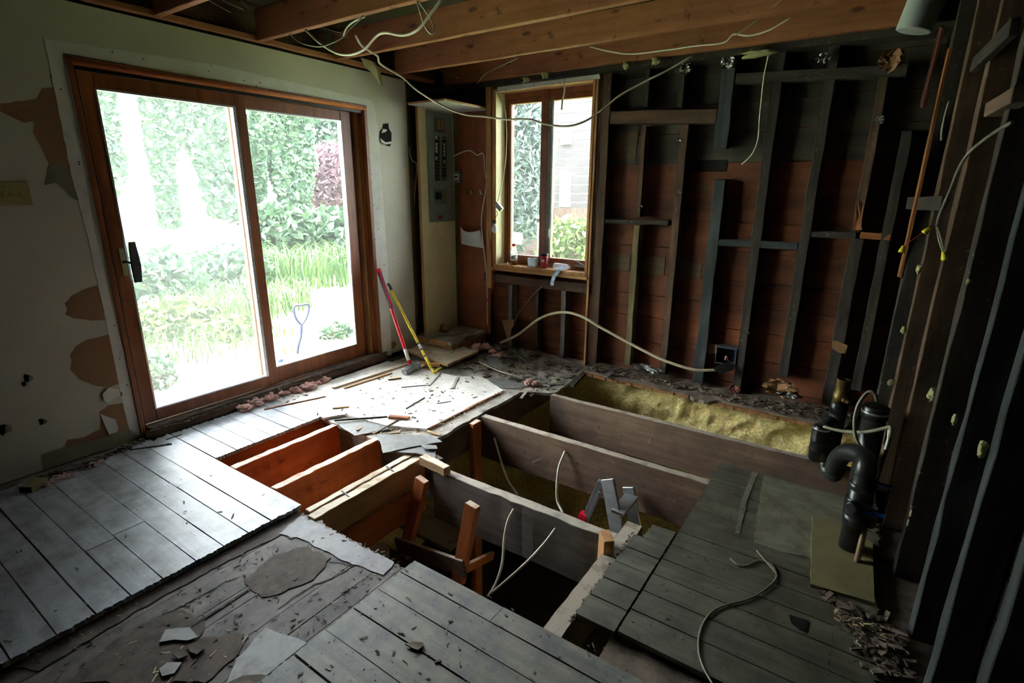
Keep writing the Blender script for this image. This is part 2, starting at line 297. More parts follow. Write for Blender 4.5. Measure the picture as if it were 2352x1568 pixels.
def leaves(name, C, size, m, facing=None, spread=.7, long=1.5, lobes=False):
    """many separate small leaf blades about the points C"""
    C = np.asarray(C); n = len(C); nrm = rng.normal(size=(n, 3))*spread
    if facing is not None: nrm += np.array(facing)
    nrm /= np.linalg.norm(nrm, axis=1)[:, None]
    t = rng.normal(size=(n, 3)); t[:, 2] -= .5; t -= nrm*(t*nrm).sum(1)[:, None]; t /= np.linalg.norm(t, axis=1)[:, None]; s = np.cross(nrm, t)
    S = size*rng.uniform(.6, 1.35, n)[:, None]
    if lobes: prof = [(0,-.5,0),(.5,-.25,.06),(.3,.1,.02),(.42,.3,.05),(0,.62*long/1.5,-.04),(-.42,.3,.05),(-.3,.1,.02),(-.5,-.25,.06)]
    else: prof = [(0,-.5*long,0),(.32,-.1,.06),(.22,.3,.03),(0,.5*long,-.05),(-.22,.3,.03),(-.32,-.1,.06)]
    k = len(prof); V = np.zeros((n, k, 3))
    for i, (a, b_, c) in enumerate(prof): V[:, i] = C+S*(s*a+t*b_+nrm*c)
    o = mesh_fast(name, V.reshape(-1, 3), [tuple(range(i*k, i*k+k)) for i in range(n)], m); return o
def inpoly(x, y, P):
    c = False; j = len(P)-1
    for i in range(len(P)):
        if (P[i][1] > y) != (P[j][1] > y) and x < (P[j][0]-P[i][0])*(y-P[i][1])/(P[j][1]-P[i][1])+P[i][0]: c = not c
        j = i
    return c
# ================================================================== STRUCTURE
WX = -3.82                                    # left wall face
BY = 4.43                                     # faces of the studs of the back wall
# ---- left wall with the door opening (drywall on a cavity)
bm = B(); dy0, dy1, dz1 = 1.262, 3.366, 2.30; T = .10
for (y0, y1, z0, z1) in ((-2.2, dy0, .004, 2.565), (dy1, 3.845, .03, 2.565), (dy0, dy1, dz1, 2.565)):
    box(bm, (WX-T, y0, z0), (WX, y1, z1))
wall_left = struct('wall_left', bm, M_wall, 'cream painted drywall with torn brown patches around the sliding door', 'wall')
def on_left(name, px, m, t=.0012, off=0., parent=wall_left, amp=0):
    bm = B(); pts = [on_x(x, y, WX+off) for x, y in px]
    if amp:
        q = []
        for i in range(len(pts)):
            a, b_ = pts[i], pts[(i+1)%len(pts)]; k = max(1, int((b_-a).length/.025))
            for j in range(k): q.append(a.lerp(b_, j/k)+Vector((0, random.uniform(-amp, amp), random.uniform(-amp, amp))))
        pts = q
    slab(bm, pts, (t, 0, 0)); return finish(name, bm, m, parent)
on_left('joint_compound', [(100,88),(150,96),(500,150),(855,231),(868,290),(890,600),(900,815),(878,818),(862,560),(842,250),(500,187),(142,120),(190,370),(215,520),(262,730),(300,860),(327,1008),(303,1012),(283,930),(268,860),(245,745),(205,560),(165,405),(130,235),(108,120)], M_comp, .002, amp=.002)
PAP = [[(0,238),(82,228),(98,203),(122,200),(113,172),(120,170),(135,230),(148,290),(160,340),(172,400),(160,390),(138,370),(128,380),(113,375),(90,330),(76,303),(79,278),(55,283),(0,255)],
 [(150,697),(165,680),(190,665),(222,656),(231,670),(240,730),(245,735),(210,735),(170,730),(150,722),(155,710)],
 [(160,815),(175,795),(200,780),(245,768),(255,768),(262,800),(270,850),(275,880),(250,888),(215,885),(180,870),(163,850),(165,830)],
 [(230,945),(250,930),(285,925),(292,950),(300,1000),(280,1002),(240,1005),(200,1015),(165,1028),(148,1022),(155,1010),(190,1005),(230,985)]]
for i, p in enumerate(PAP): on_left('torn_paper', p, M_paper, amp=.003)
on_left('torn_paper', [(878,790),(905,783),(912,790),(905,800),(880,806),(874,800)], M_paper, amp=.003)
part_label(on_left('torn_paper', [(113,376),(138,371),(172,400),(183,462),(165,455),(128,418),(100,425)], M_paper2, amp=.003), 'olive stained backing paper')
on_left('paper_flap', [(230,950),(265,963),(272,985),(268,992),(250,997),(240,975)], M_comp, .003, .012)
on_left('paper_flap', [(235,905),(250,890),(272,893),(278,912),(262,915),(248,925),(238,918)], M_comp, .004, .010)
on_left('raw_drywall_strip', [(95,1043),(180,1018),(300,985),(318,1002),(326,1010),(200,1045),(100,1080)], M_paper2, .002, amp=.002)
def gouge(px, py, s, par=wall_left, x=WX):
    c = on_x(px, py, x); bm = B()
    slab(bm, [c+Vector((0, math.cos(a)*s*random.uniform(.6,1.2), math.sin(a)*s*random.uniform(.8,1.5))) for a in [i*math.pi*2/11 for i in range(11)]], (.003,0,0)); o = finish('puncture_hole', bm, M_void, par)
    bm = B(); a0 = random.uniform(0, 3)
    slab(bm, [c+Vector((.003, s*.3, -s)), c+Vector((.02, s*1.1, -s*.6)), c+Vector((.024, s*1.2, s*.4)), c+Vector((.01, s*.7, s*.9)), c+Vector((.003, s*.4, 0))], (.002,0,0)); finish('torn_lip', bm, M_comp, par)
for g_ in ((62,868,.018),(55,882,.012),(95,968,.017),(5,985,.03),(268,905,.02)): gouge(*g_)
c = on_x(884, 310, WX); bm = B()
slab(bm, [on_x(x, y, WX) for x, y in ((880,284),(892,283),(893,295),(899,305),(899,322),(896,336),(888,335),(878,326),(871,315),(872,302),(878,296))], (.002,0,0)); finish('puncture_hole', bm, M_void, wall_left)
bm = B(); slab(bm, [on_x(x, y, WX+.004) for x, y in ((872,318),(884,327),(898,325),(896,330),(884,332),(874,326))], (.012,0,0)); slab(bm, [on_x(x, y, WX+.004) for x, y in ((879,296),(888,298),(884,303),(874,306))], (.01,0,0)); finish('torn_lip', bm, M_comp, wall_left)
bm = B()                                      # nail dimples
for x, y in ((140,205),(182,372),(246,608),(263,747),(275,823),(292,884),(182,377),(853,400),(858,470),(862,550),(245,187),(258,120),(330,135),(560,185),(480,163),(598,190),(902,600),(930,380),(905,420)):
    lathe(bm, [(.004,0),(.0035,.0015)], on_x(x, y, WX+.002), (1,0,0), 8)
finish('screw_dimples', bm, M_void, wall_left)['kind'] = 'stuff'
# paint ridge line beside the compound
# end of the drywall and framing beyond it
st = lumber('corner_stud', (-3.86, 3.885, .05), (-3.86, 3.885, 2.6), .07, .045, wood('darkbrown','Z'), 'rough dark stud in the gap between drywall end and closet board', 'stud', side=(1,0,0))
lumber('corner_bead_board', (-3.835, 3.855, .12), (-3.835, 3.855, 2.54), .03, .022, wood('olive','Z'), 'narrow grey board edging the end of the cream drywall', 'board', side=(1,0,0))
bm = B(); box(bm, (-4.25, 3.83, -.2), (-4.15, 4.7, 2.8)); struct('wall_closet', bm, M_void, 'dark cavity wall behind the electrical closet', 'wall')

# ---- back wall: sheathing boards, real planks
bm = B(); z = -.15; k = 0
wx0, wx1, wz0, wz1 = -3.215, -2.165, .835, 2.515
bmu = B()
SH = 4.545
while z < 2.8:
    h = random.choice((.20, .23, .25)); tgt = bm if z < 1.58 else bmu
    cuts = [(-4.3, .16)] if not (z+h > wz0-.03 and z < wz1+.03) else [(-4.3, wx0-.02), (wx1+.02, .16)]
    for a, b_ in cuts:
        box(tgt, (a, SH+random.uniform(0,.006), z+.004), (b_, SH+.02, z+h-.004))
    z += h
box(bm, (-4.3, SH+.021, -.15), (wx0-.02, SH+.04, 2.8)); box(bm, (wx1+.02, SH+.021, -.15), (.2, SH+.04, 2.8)); box(bm, (wx0-.02, SH+.021, -.15), (wx1+.02, SH+.04, wz0-.02)); box(bm, (wx0-.02, SH+.021, wz1+.02), (wx1+.02, SH+.04, 2.8))
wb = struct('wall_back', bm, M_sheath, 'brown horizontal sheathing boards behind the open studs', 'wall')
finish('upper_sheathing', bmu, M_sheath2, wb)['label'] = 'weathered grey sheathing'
bm = B(); pts = [on_y(x, y, SH-.002) for x, y in ((1587,368),(1670,367),(1668,394),(1585,395))]; slab(bm, pts, (0,-.004,0)); finish('duct_slot', bm, M_void, wb)
# patches of paler old boards between studs
for px in ([(1400,582),(1448,585),(1445,622),(1398,618)],[(1476,588),(1528,592),(1525,632),(1473,628)],[(1562,600),(1612,605),(1608,640),(1558,636)],[(1400,306),(1466,304),(1460,366),(1398,368)],[(1575,420),(1630,423),(1625,440),(1572,438)]):
    bm = B(); slab(bm, [on_y(x, y, SH-.001) for x, y in px], (0,-.004,0)); part_label(finish('pale_board_patch', bm, wood('patch','X'), wb), 'paler greyish board')

# ---- right wall (slanting slightly): dark boards behind studs
RW0 = Vector((.345, 2.2, 0)); rdir = Vector((-.118, 1, 0)).normalized(); rn = Vector((-rdir.y, rdir.x, 0))   # rn points into the room
def rwp(t, off=0., z=0.): p = RW0+rdir*t - rn*off; return Vector((p.x, p.y, z))
def rw_px(px, py, off=0.):
    d = ray(px, py); o = Vector((0,0,H)); q = RW0-rn*off; n_ = rn
    t = (q-o).dot(n_)/d.dot(n_); return o+d*t
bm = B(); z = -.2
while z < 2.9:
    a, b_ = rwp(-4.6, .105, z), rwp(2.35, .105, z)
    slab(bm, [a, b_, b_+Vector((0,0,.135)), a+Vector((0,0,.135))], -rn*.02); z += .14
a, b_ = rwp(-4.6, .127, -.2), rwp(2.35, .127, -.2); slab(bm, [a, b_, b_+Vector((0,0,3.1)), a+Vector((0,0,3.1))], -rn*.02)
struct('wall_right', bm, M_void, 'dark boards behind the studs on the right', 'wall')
# ---- unseen rest of the room
bm = B(); box(bm, (-4.1, -2.3, -.1), (1.2, -2.2, 2.9)); struct('wall_near', bm, M_ceil, 'dark wall behind the viewer', 'wall')
bm = B()
x = -4.3; yy = -2.3
while yy < 4.7:
    box(bm, (-4.3, yy+.002, 2.83), (1.2, yy+.135, 2.85)); yy += .137
box(bm, (-4.4, -2.4, 2.85), (1.3, 4.8, 2.9))
struct('ceiling', bm, M_ceil, 'dark boards above the exposed ceiling joists', 'ceiling')

# ---- floors
def planks(bm, x0, x1, y0, y1, wd, z, t, ax, r0, r1, cuts=()):
    a = y0 if ax == 'X' else x0; e = y1 if ax == 'X' else x1
    while a < e-.01:
        b_ = min(a+wd*random.uniform(.93, 1.07), e)
        if e-b_ < wd*.4: b_ = e
        if ax == 'X':
            segs = [(x0, x1)]
            if random.random() < .35:
                c = random.uniform(x0+.4, x1-.4) if x1-x0 > 1 else None
                if c: segs = [(x0, c), (c+.002, x1)]
            for s0, s1 in segs: plank(bm, s0, s1, a, b_, z, t, 'X', r0 if s0 == x0 else .0005, r1 if s1 == x1 else .0005, g=random.choice((.0015,.0025,.004)))
        else: plank(bm, a, b_, y0, y1, z, t, 'Y', r0, r1, g=random.choice((.001,.002,.003)))
        a = b_
bm = B(); planks(bm, -3.74, -2.285, -2.2, 1.405, .128, 0, .022, 'X', .03, .008)
planks(bm, -3.74, -3.155, 1.405, 2.17, .128, 0, .022, 'X', .02, .008)
struct('floor', bm, M_paint, 'pale grey painted floorboards along the left wall', 'floor')
bm = B(); xx = -2.30
for wd in (.12, .2, .08, .17, .12, .085, .1): plank(bm, xx, xx+wd, -2.2, 1.39, -.03, .02, 'Y', 0, .02, g=.0015); xx += wd
struct('floor.001', bm, M_under, 'sunken strip of dark worn underfloor between the two painted floors', 'floor')
bm = B(); planks(bm, -1.49, .42, -2.2, 1.435, .125, -.004, .03, 'X', .008, .004)
struct('floor.002', bm, M_paint2, 'dusty olive grey boards in front of the floor opening', 'floor')
bm = B(); planks(bm, -.575, .10, 1.575, 3.16, .128, 0, .022, 'X', .003, .006)
planks(bm, .10, .24, 1.575, 3.0, .128, 0, .022, 'X', .003, .015)
struct('floor.003', bm, M_paint3, 'worn dark olive boards right of the floor opening', 'floor')
bm = B(); planks(bm, -.745, -.583, 1.56, 2.17, .126, .004, .026, 'X', .003, .002); planks(bm, -.70, -.583, 2.17, 2.30, .1, .004, .026, 'X', .012, .002)
struct('floor.004', bm, M_paint3, 'cut board ends overhanging the joist at the opening', 'floor')
bm = B(); slab(bm, ragged([(-3.74,2.17,-.021),(-3.04,2.18,-.021),(-2.64,2.17,-.021),(-2.25,2.17,-.021),(-2.265,3.47,-.021),(-2.02,3.63,-.021),(-2.07,4.22,-.021),(-2.0,4.6,-.021),(-4.15,4.6,-.021),(-4.15,3.86,-.021),(-3.74,3.86,-.021)], .008), (0,0,-.025))
struct('floor.005', bm, M_lino, 'cracked grey subfloor under the window corner', 'floor')
bm = B()
slab(bm, ragged([(-3.74,2.172,0),(-3.12,2.172,0),(-3.05,2.30,0),(-2.66,2.34,0),(-2.385,2.46,0),(-2.375,3.38,0),(-2.74,3.55,0),(-2.90,3.42,0),(-3.2,3.40,0),(-3.74,3.36,0)], .004), (0,0,-.02))
struct('floor.006', bm, M_ply, 'bright dusty plywood sheet inside the sliding door', 'floor')
# worn layers
fU = bpy.data.objects['floor.001']; fR = bpy.data.objects['floor.003']
def patch(par, px, z, t, m, name, lab=None, amp=.006, step=.025):
    bm = B(); slab(bm, ragged([on_z(x, y, z) for x, y in px], amp, step), (0,0,-t)); o = finish(name, bm, m, par)
    if lab: o['label'] = lab
    return o
M_lay = mat('brown_backing_layer', rgb(66, 54, 46), rgb(104, 88, 76), (6, 6, 6), rough=.85, bump=.8, dirt=rgb(38, 30, 24), dirt_amt=.8, dirt_scale=9, speck=rgb(140, 126, 100), speck_scale=70)
M_lay2 = mat('grey_top_layer', rgb(104, 100, 100), rgb(138, 134, 134), (3, 3, 3), rough=.55, bump=.4, dirt=rgb(72, 64, 60), dirt_amt=.7, dirt_scale=7)
patch(fU, [(150,1568),(250,1480),(330,1430),(420,1400),(470,1425),(450,1470),(560,1455),(540,1510),(470,1568)], -.0265, .003, M_lay, 'torn_layer', 'brown crumbling backing layer', .012)
patch(fU, [(560,1330),(640,1270),(700,1255),(760,1280),(720,1330),(650,1360),(600,1370)], -.0268, .003, M_lay, 'torn_layer', None, .012)
patch(fU, [(690,1185),(760,1215),(830,1255),(905,1290),(880,1320),(800,1290),(700,1240),(640,1225)], -.0262, .003, M_lay2, 'torn_layer', 'smooth grey top layer', .008)
patch(fU, [(20,1530),(200,1432),(420,1315),(560,1250),(640,1215),(655,1222),(500,1300),(300,1410),(90,1540)], -.0272, .002, M_lay, 'torn_layer', 'gritty strip along the cut edge', .006)
M_worn = mat('scraped_pale_olive_patch', rgb(104, 102, 84), rgb(134, 132, 112), (3, 12, 5), rough=.7, bump=.3, dirt=rgb(76, 66, 44), dirt_amt=.8, dirt_scale=7)
patch(fR, [(1755,1090),(1960,1150),(1945,1225),(1925,1290),(1800,1268),(1730,1245)], .0025, .002, M_worn, 'scraped_patch', 'paler scraped patch', .006)
patch(fR, [(1728,1082),(1742,1084),(1716,1150),(1700,1225),(1688,1224),(1702,1150)], .0022, .002, M_worn, 'glue_line', 'pale glue line', .003)
# front edges of the opening (raw broken wood)
bm = B()
slab(bm, ragged([(-2.075,4.20,0),(-1.06,4.17,0),(-1.02,4.12,0),(-.90,4.13,0),(-.86,4.19,0),(.02,4.14,0),(.10,4.6,0),(-2.0,4.6,0)], .012, .04), (0,0,-.03))
struct('floor.007', bm, M_dust, 'rubble covered ledge of floorboards at the foot of the back wall', 'floor')
bm = B()
for i in range(16):
    a = -2.06+i*.062; box(bm, (a, 4.155+random.uniform(-.01,.012), -.026), (a+.058, 4.20, -.004))
for i in range(14):
    a = -.84+i*.062; box(bm, (a, 4.135+random.uniform(-.006,.006), -.032), (a+.06, 4.18, -.008))
tr = struct('trim_1', bm, M_edge, 'broken orange board ends along the back ledge', 'trim')
bm = B(); box(bm, (.22, 1.4, -.06), (.62, 4.5, -.03)); box(bm, (-.6, 1.42, -.07), (.5, 1.60, -.045)); box(bm,(.1,3.0,-.06),(.3,4.5,-.03))
box(bm, (-3.83, -2.2, -.06), (-3.735, 1.3, -.004)); box(bm, (-3.83, 3.36, -.06), (-3.735, 3.9, -.018)); struct('floor.008', bm, M_dust, 'rubble strewn subfloor strips along the walls', 'floor')
# ---- below the floor: basement shell with sprayed foam
bm = B(); box(bm, (-4.2, -.5, -2.25), (.8, 4.9, -2.2)); struct('floor.009', bm, M_concrete, 'dark basement floor', 'floor')
def foam_wall(bm, p0, dx, dz, nrm, nx, nz, amp):
    V = []
    from mathutils import noise
    for j in range(nz+1):
        r = []
        for i in range(nx+1):
            p = Vector(p0)+Vector(dx)*(i/nx)+Vector(dz)*(j/nz)
            q = noise.noise(p*4.5)*amp+noise.noise(p*13)*amp*.4+noise.noise(p*38)*amp*.12
            r.append(bm.verts.new(p+Vector(nrm)*q))
        V.append(r)
    for j in range(nz):
        for i in range(nx): f = bm.faces.new((V[j][i], V[j][i+1], V[j+1][i+1], V[j+1][i])); f.smooth = True
bm = B(); foam_wall(bm, (-3.95, 4.27, -2.2), (4.25, 0, 0), (0, -.02, 2.17), (0,-1,0), 300, 130, .055)
struct('wall_basement_back', bm, M_foam, 'yellow spray foam on the basement wall under the back ledge', 'wall')
bm = B(); foam_wall(bm, (.26, 4.3, -2.2), (0, -3.2, 0), (-.0, 0, 2.15), (-1,0,0), 120, 90, .06)
struct('wall_basement_right', bm, M_foam, 'yellow spray foam on the right basement wall', 'wall')
bm = B(); foam_wall(bm, (-3.66, -.4, -2.2), (0, 4.7, 0), (0, 0, 2.15), (1,0,0), 120, 60, .03)
struct('wall_basement_left', bm, M_foam, 'yellow spray foam on the basement wall below the sliding door', 'wall')
bm = B(); box(bm, (-4.1, -.6, -2.2), (.8, -.5, -.03)); struct('wall_basement_near', bm, M_void, 'dark near basement wall', 'wall')
# ================================================================== DOOR AND WINDOW
def ring(bm, x0, x1, y0, y1, z0, z1, wl, wr, wb_, wt):
    """rectangular frame in a plane of constant x"""
    box(bm, (x0, y0, z0), (x1, y0+wl, z1)); box(bm, (x0, y1-wr, z0), (x1, y1, z1))
    box(bm, (x0, y0+wl, z0), (x1, y1-wr, z0+wb_)); box(bm, (x0, y0+wl, z1-wt), (x1, y1-wr, z1))
def ringy(bm, y0, y1, x0, x1, z0, z1, wl, wr, wb_, wt):
    box(bm, (x0, y0, z0), (x0+wl, y1, z1)); box(bm, (x1-wr, y0, z0), (x1, y1, z1))
    box(bm, (x0+wl, y0, z0), (x1-wr, y1, z0+wb_)); box(bm, (x0+wl, y0, z1-wt), (x1-wr, y1, z1))
bm = B(); ring(bm, WX-.15, WX+.012, 1.265, 3.363, .02, 2.292, .03, .035, .03, .035)
door = struct('door_1', bm, wood('frame','Z'), 'wide sliding glass patio door in a dark orange-brown wooden frame', 'door', bevel=.003)
bm = B(); ring(bm, WX-.05, WX-.02, 1.295, 3.328, .05, 2.257, .012, .03, .02, .03); ring(bm, WX-.13, WX-.11, 1.295, 3.328, .05, 2.257, .02, .09, .02, .04); finish('inner_stop', bm, wood('frame','Z'), door, .002)
bm = B()
for z_ in (.052, 2.235):
    for x_ in (WX-.035, WX-.062, WX-.10): box(bm, (x_-.004, 1.3, z_), (x_+.004, 3.32, z_+.02))
box(bm, (WX-.11, 1.3, .05), (WX-.02, 3.32, .056)); finish('metal_track', bm, M_steel, door)
# sliding leaf (left, nearer the room): plane x = WX-.045
XL = WX-.045
a = on_x(213, 205, XL); b_ = on_x(637, 880, XL); c_ = on_x(357, 943, XL); d_ = on_x(552, 240, XL)
gy0, gy1 = (a.y+c_.y)/2, 2.205; gz0, gz1 = .165, 2.145
ly0, ly1, lz0, lz1 = 1.305, 2.285, .078, 2.235
bm = B(); ring(bm, XL-.022, XL+.022, ly0, ly1, lz0, lz1, gy0-ly0, ly1-gy1, gz0-lz0, lz1-gz1); leafL = finish('sliding_leaf', bm, wood('frame','Z'), door, .004)
bm = B(); ring(bm, XL-.012, XL+.026, gy0-.004, gy1+.004, gz0-.004, gz1+.004, .010, .022, .010, .012); part_label(finish('glazing_bead', bm, M_alu, leafL), 'pale metal glazing bead')
bm = B(); box(bm, (XL-.003, gy0, gz0), (XL+.003, gy1, gz1)); finish('glass_pane', bm, G_haze, leafL)
XR = WX-.088
bm = B(); ring(bm, XR-.02, XR+.02, 2.18, 3.24, .05, 2.26, .06, .105, .15, .11); leafR = finish('fixed_leaf', bm, wood('frame','Z'), door, .004)
bm = B(); ring(bm, XR-.012, XR+.024, 2.238, 3.138, .197, 2.153, .008, .012, .008, .010); part_label(finish('glazing_bead', bm, M_alu, leafR), 'pale metal glazing bead')
bm = B(); box(bm, (XR-.003, 2.24, .2), (XR+.003, 3.136, 2.15)); finish('glass_pane', bm, G_clear, leafR)
bm = B(); box(bm, (WX-.14, 3.24, .05), (WX-.10, 3.335, 2.26)); finish('jamb_back', bm, wood('frame','Z'), door)
for y_, x_, w_ in ((3.252,WX-.07,.016),(3.285,WX-.05,.014),(3.312,WX-.03,.012)): bm = B(); box(bm, (WX-.11, y_, .05), (x_, y_+w_, 2.245)); finish('jamb_rib', bm, wood('raw' if y_ > 3.26 else 'frame','Z'), door, .002)
bm = B(); tube(bm, [(WX-.004, 1.27, 2.268), (WX-.004, 2.3, 2.268), (WX-.004, 3.36, 2.268)], .019, 10, smooth=False); finish('head_moulding', bm, wood('orange','Y'), door)
bm = B(); box(bm, (WX-.10, 1.30, 2.228), (WX-.008, 3.33, 2.246)); part_label(finish('head_track', bm, M_black, door), 'black overhead track')
bm = B(); box(bm, (WX-.11, 1.297, .05), (WX-.005, 1.306, 2.24)); part_label(finish('jamb_weatherstrip', bm, M_black, door), 'dark weatherstrip')
# pull handle on the sliding leaf
hc = on_x(283, 602, XL+.024)
bm = B(); box(bm, (XL+.022, hc.y-.014, hc.z-.085), (XL+.03, hc.y+.014, hc.z+.085)); hp = finish('handle_plate', bm, M_olivep, leafL, .002)
bm = B(); tube(bm, [(XL+.028, hc.y, hc.z), (XL+.055, hc.y+.006, hc.z+.004), (XL+.075, hc.y+.03, hc.z-.006)], .008); finish('handle_arm', bm, M_steel, leafL)
bm = B(); p = Vector((XL+.08, hc.y+.045, hc.z+.0)); bar(bm, p+Vector((0,-.004,-.125)), p+Vector((0,0,-.02)), .040, .018, (0,1,0), 2, taper=1.3); bar(bm, p+Vector((0,0,-.02)), p+Vector((0,.0,.125)), .052, .022, (0,1,0), 3, taper=.7); part_label(finish('pull_grip', bm, M_grip, leafL, .003), 'dark tapered pull grip')
# rotten sill below the door
bm = B(); bar(bm, (WX+.022, 1.275, .024), (WX+.022, 3.40, .030), .07, .046, (1,0,0), 40, .0025); finish('sill_board', bm, wood('darkbrown','Y'), door)
bm = B(); bar(bm, (WX-.0, 1.31, .058), (WX-.0, 3.42, .062), .06, .012, (1,0,0), 60, .003); finish('sill_debris', bm, M_dust, door)['kind'] = 'stuff'

# ---- back window
WY = 4.40
bm = B()
box(bm, (-3.215, WY, .842), (-2.165, 4.66, .872)); box(bm, (-3.215, WY, 2.495), (-2.165, 4.66, 2.52)); box(bm, (-3.235, WY, .842), (-3.205, 4.66, 2.52)); box(bm, (-2.185, WY, .842), (-2.160, 4.66, 2.52))
win = struct('window_1', bm, wood('raw','Z'), 'two-light wooden casement window in the back wall', 'window', bevel=.002)
bm = B(); box(bm, (-3.25, WY-.012, .812), (-2.15, WY+.02, .842)); finish('apron', bm, wood('raw','X'), win, .002)
bm = B(); box(bm, (-3.203, 4.41, .872), (-3.198, 4.56, 2.495)); part_label(finish('jamb_lining', bm, M_cream, win), 'cream painted jamb')
fy0, fy1 = 4.56, 4.62
bm = B(); ringy(bm, fy0, fy1, -3.203, -2.187, .872, 2.495, .035, .03, .04, .05); box(bm, (-2.755, fy0-.01, .872), (-2.70, fy1, 2.495)); finish('window_frame', bm, wood('frame','Z'), win, .003)
for i, (x0, x1, s) in enumerate(((-3.168, -2.757, .04), (-2.698, -2.218, .035))):
    bm = B(); ringy(bm, fy0+.012, fy1+.01, x0, x1, .912, 2.445, .035, .035 if i == 0 else .02, .05, .045); sash = finish('casement_sash', bm, wood('frame','Z'), win, .003)
    bm = B(); box(bm, (x0+.034, fy0+.035, .96), (x1-.02, fy0+.04, 2.402)); finish('glass_pane', bm, G_win, sash)
bm = B(); box(bm, (-2.698, fy0-.012, .90), (-2.66, fy0+.008, 2.40)); box(bm, (-2.655, fy0-.008, .9), (-2.648, fy0+.006, 2.4)); part_label(finish('screen_edge', bm, M_gward, win), 'grey metal insect-screen edge')
bm = B(); p = on_y(1367, 1, 4) ; q = on_y(1262, 535, fy0-.01); bar(bm, q+Vector((0,-.006,-.05)), q+Vector((0,-.006,.05)), .012, .01); bar(bm, q+Vector((0,-.02,.04)), q+Vector((.0,-.03,-.03)), .012, .008); finish('sash_latch', bm, M_steel, win, .001)
bm = B(); q = on_y(1330, 608, fy0-.015); bar(bm, q+Vector((-.04,0,-.01)), q+Vector((.07,0,-.012)), .02, .02); tube(bm, [q+Vector((.06,-.02,0)), q+Vector((.0,-.03,.03)), q+Vector((-.04,-.035,.045))], .006); finish('crank_operator', bm, M_steel, win)
bm = B(); slab(bm, [on_y(x, y, WY-.002) for x, y in ((1142,200),(1376,170),(1378,180),(1300,190),(1143,212))], (0,.01,0)); part_label(finish('drywall_edge', bm, M_comp, win), 'torn white drywall strip above the window')
bm = B(); tube(bm, [on_y(1297,180,4.36), on_y(1296,210,4.35), on_y(1292,230,4.35), on_y(1290,252,4.34)], .008, 4); finish('hanging_strip', bm, M_comp, win)
lumber('side_casing_board', (-3.275, 4.405, .62), (-3.275, 4.405, 2.56), .06, .03, wood('raw','Z'), 'upright tan board between window and brown closet back', 'board', side=(1,0,0))
lumber('nailing_strip', (-2.145, 4.425, -.02), (-2.145, 4.425, 2.54), .022, .04, wood('raw','Z'), 'thin pale strip nailed against the stud right of the window', 'strip', side=(1,0,0))

# ================================================================== STUDS OF THE BACK WALL
def bstud(name, xt, yt, xb, yb, w, m, label, cat='stud', group='back wall studs', y=BY, depth=.1, jit=.002):
    a, b_ = on_y(xb, yb, y), on_y(xt, yt, y); x = (a.x+b_.x)/2
    a.x = b_.x = x; a.y = b_.y = y+depth/2
    return lumber(name, a, b_, w, depth, m, label, cat, group, side=(1,0,0), jit=jit)
D, DB, CH, OL = wood('dark','Z'), wood('darkbrown','Z'), wood('char','Z'), wood('olive','Z')
bstud('wall_stud', 1397,150, 1358,833, .09, DB, 'wide dark stud against the right side of the window')
bstud('wall_stud', 1493,150, 1478,246, .038, D, 'short dark stud from the ceiling down to the upper blocking, nearer the window')
bstud('wall_stud', 1570,135, 1560,246, .045, D, 'short dark stud above the upper blocking with silver foil at its top')
bstud('wall_stud', 1477,288, 1466,498, .042, DB, 'split stud between upper blocking and the short block beside the window')
bstud('wall_stud', 1464,518, 1438,838, .055, OL, 'olive grey stud standing under the short block beside the window', jit=.003)
bstud('wall_stud', 1568,286, 1523,862, .062, DB, 'long brown stud hanging from the right end of the upper blocking')
bstud('wall_stud', 1672,125, 1658,341, .10, CH, 'wide charred stud cut off above the black slot', jit=.003)
bstud('wall_stud', 1650,412, 1604,880, .085, CH, 'wide charred grey stud below the black slot', jit=.003)
bstud('wall_stud', 1786,118, 1696,908, .065, D, 'long dark stud behind the hanging white cable')
bstud('wall_stud', 1897,100, 1816,870, .065, D, 'long dark stud in the dark middle right of the back wall')
bstud('wall_stud', 2020,170, 1977,532, .055, DB, 'dark stud ending in a splintered orange break at the blocking')
bstud('wall_stud', 1971,548, 1897,930, .075, D, 'thick dark stud below the orange block, brown card nailed to it')
bstud('wall_stud', 2062,300, 1985,900, .06, D, 'dark corner stud where back and right walls meet')
for xt, yt, xb, yb, l in ((1174,655,1168,800,'first stub stud under the window, paper scrap beside it'),(1233,655,1228,806,'middle stub stud under the window with splintered orange foot'),(1295,658,1290,822,'grey stub stud under the right half of the window')):
    bstud('stub_stud', xt, yt, xb, yb, .05, DB if 'splintered' in l else wood('beamgrey','Z'), l, 'stud', 'stub studs below the window')
def block(p, q, h, m, label, y=BY, name='blocking', depth=.09, w=None):
    a, b_ = on_y(*p, y), on_y(*q, y); a.y = b_.y = y+depth/2
    return lumber(name, a, b_, depth, h, m, label, 'blocking', 'blocking between studs', side=(0,1,0), jit=.002)
block((1402,270), (1645,266), .10, wood('darkbrown','X'), 'broad brown blocking across two studs right of the window', y=BY-.004)
block((1390,508), (1535,512), .035, wood('dark','X'), 'short thin block between the window stud and the next stud', y=BY+.004)
block((1650,556), (1832,566), .05, wood('char','X'), 'charred horizontal block halfway up, right of the charred stud', y=BY+.004)
block((1862,538), (1965,542), .045, wood('dark','X'), 'dark block to the left of the splintered stud', y=BY+.004)
block((1975,540), (2046,544), .045, wood('fresh','X'), 'orange-brown block in the far right corner bay', y=BY+.002)
block((1690,180), (2085,160), .07, wood('dark','X'), 'long dark plate near the ceiling over the right-hand studs', y=BY-.006)
a = on_y(1130,640,BY); b_ = on_y(1357,662,BY); a.y = b_.y = BY+.045
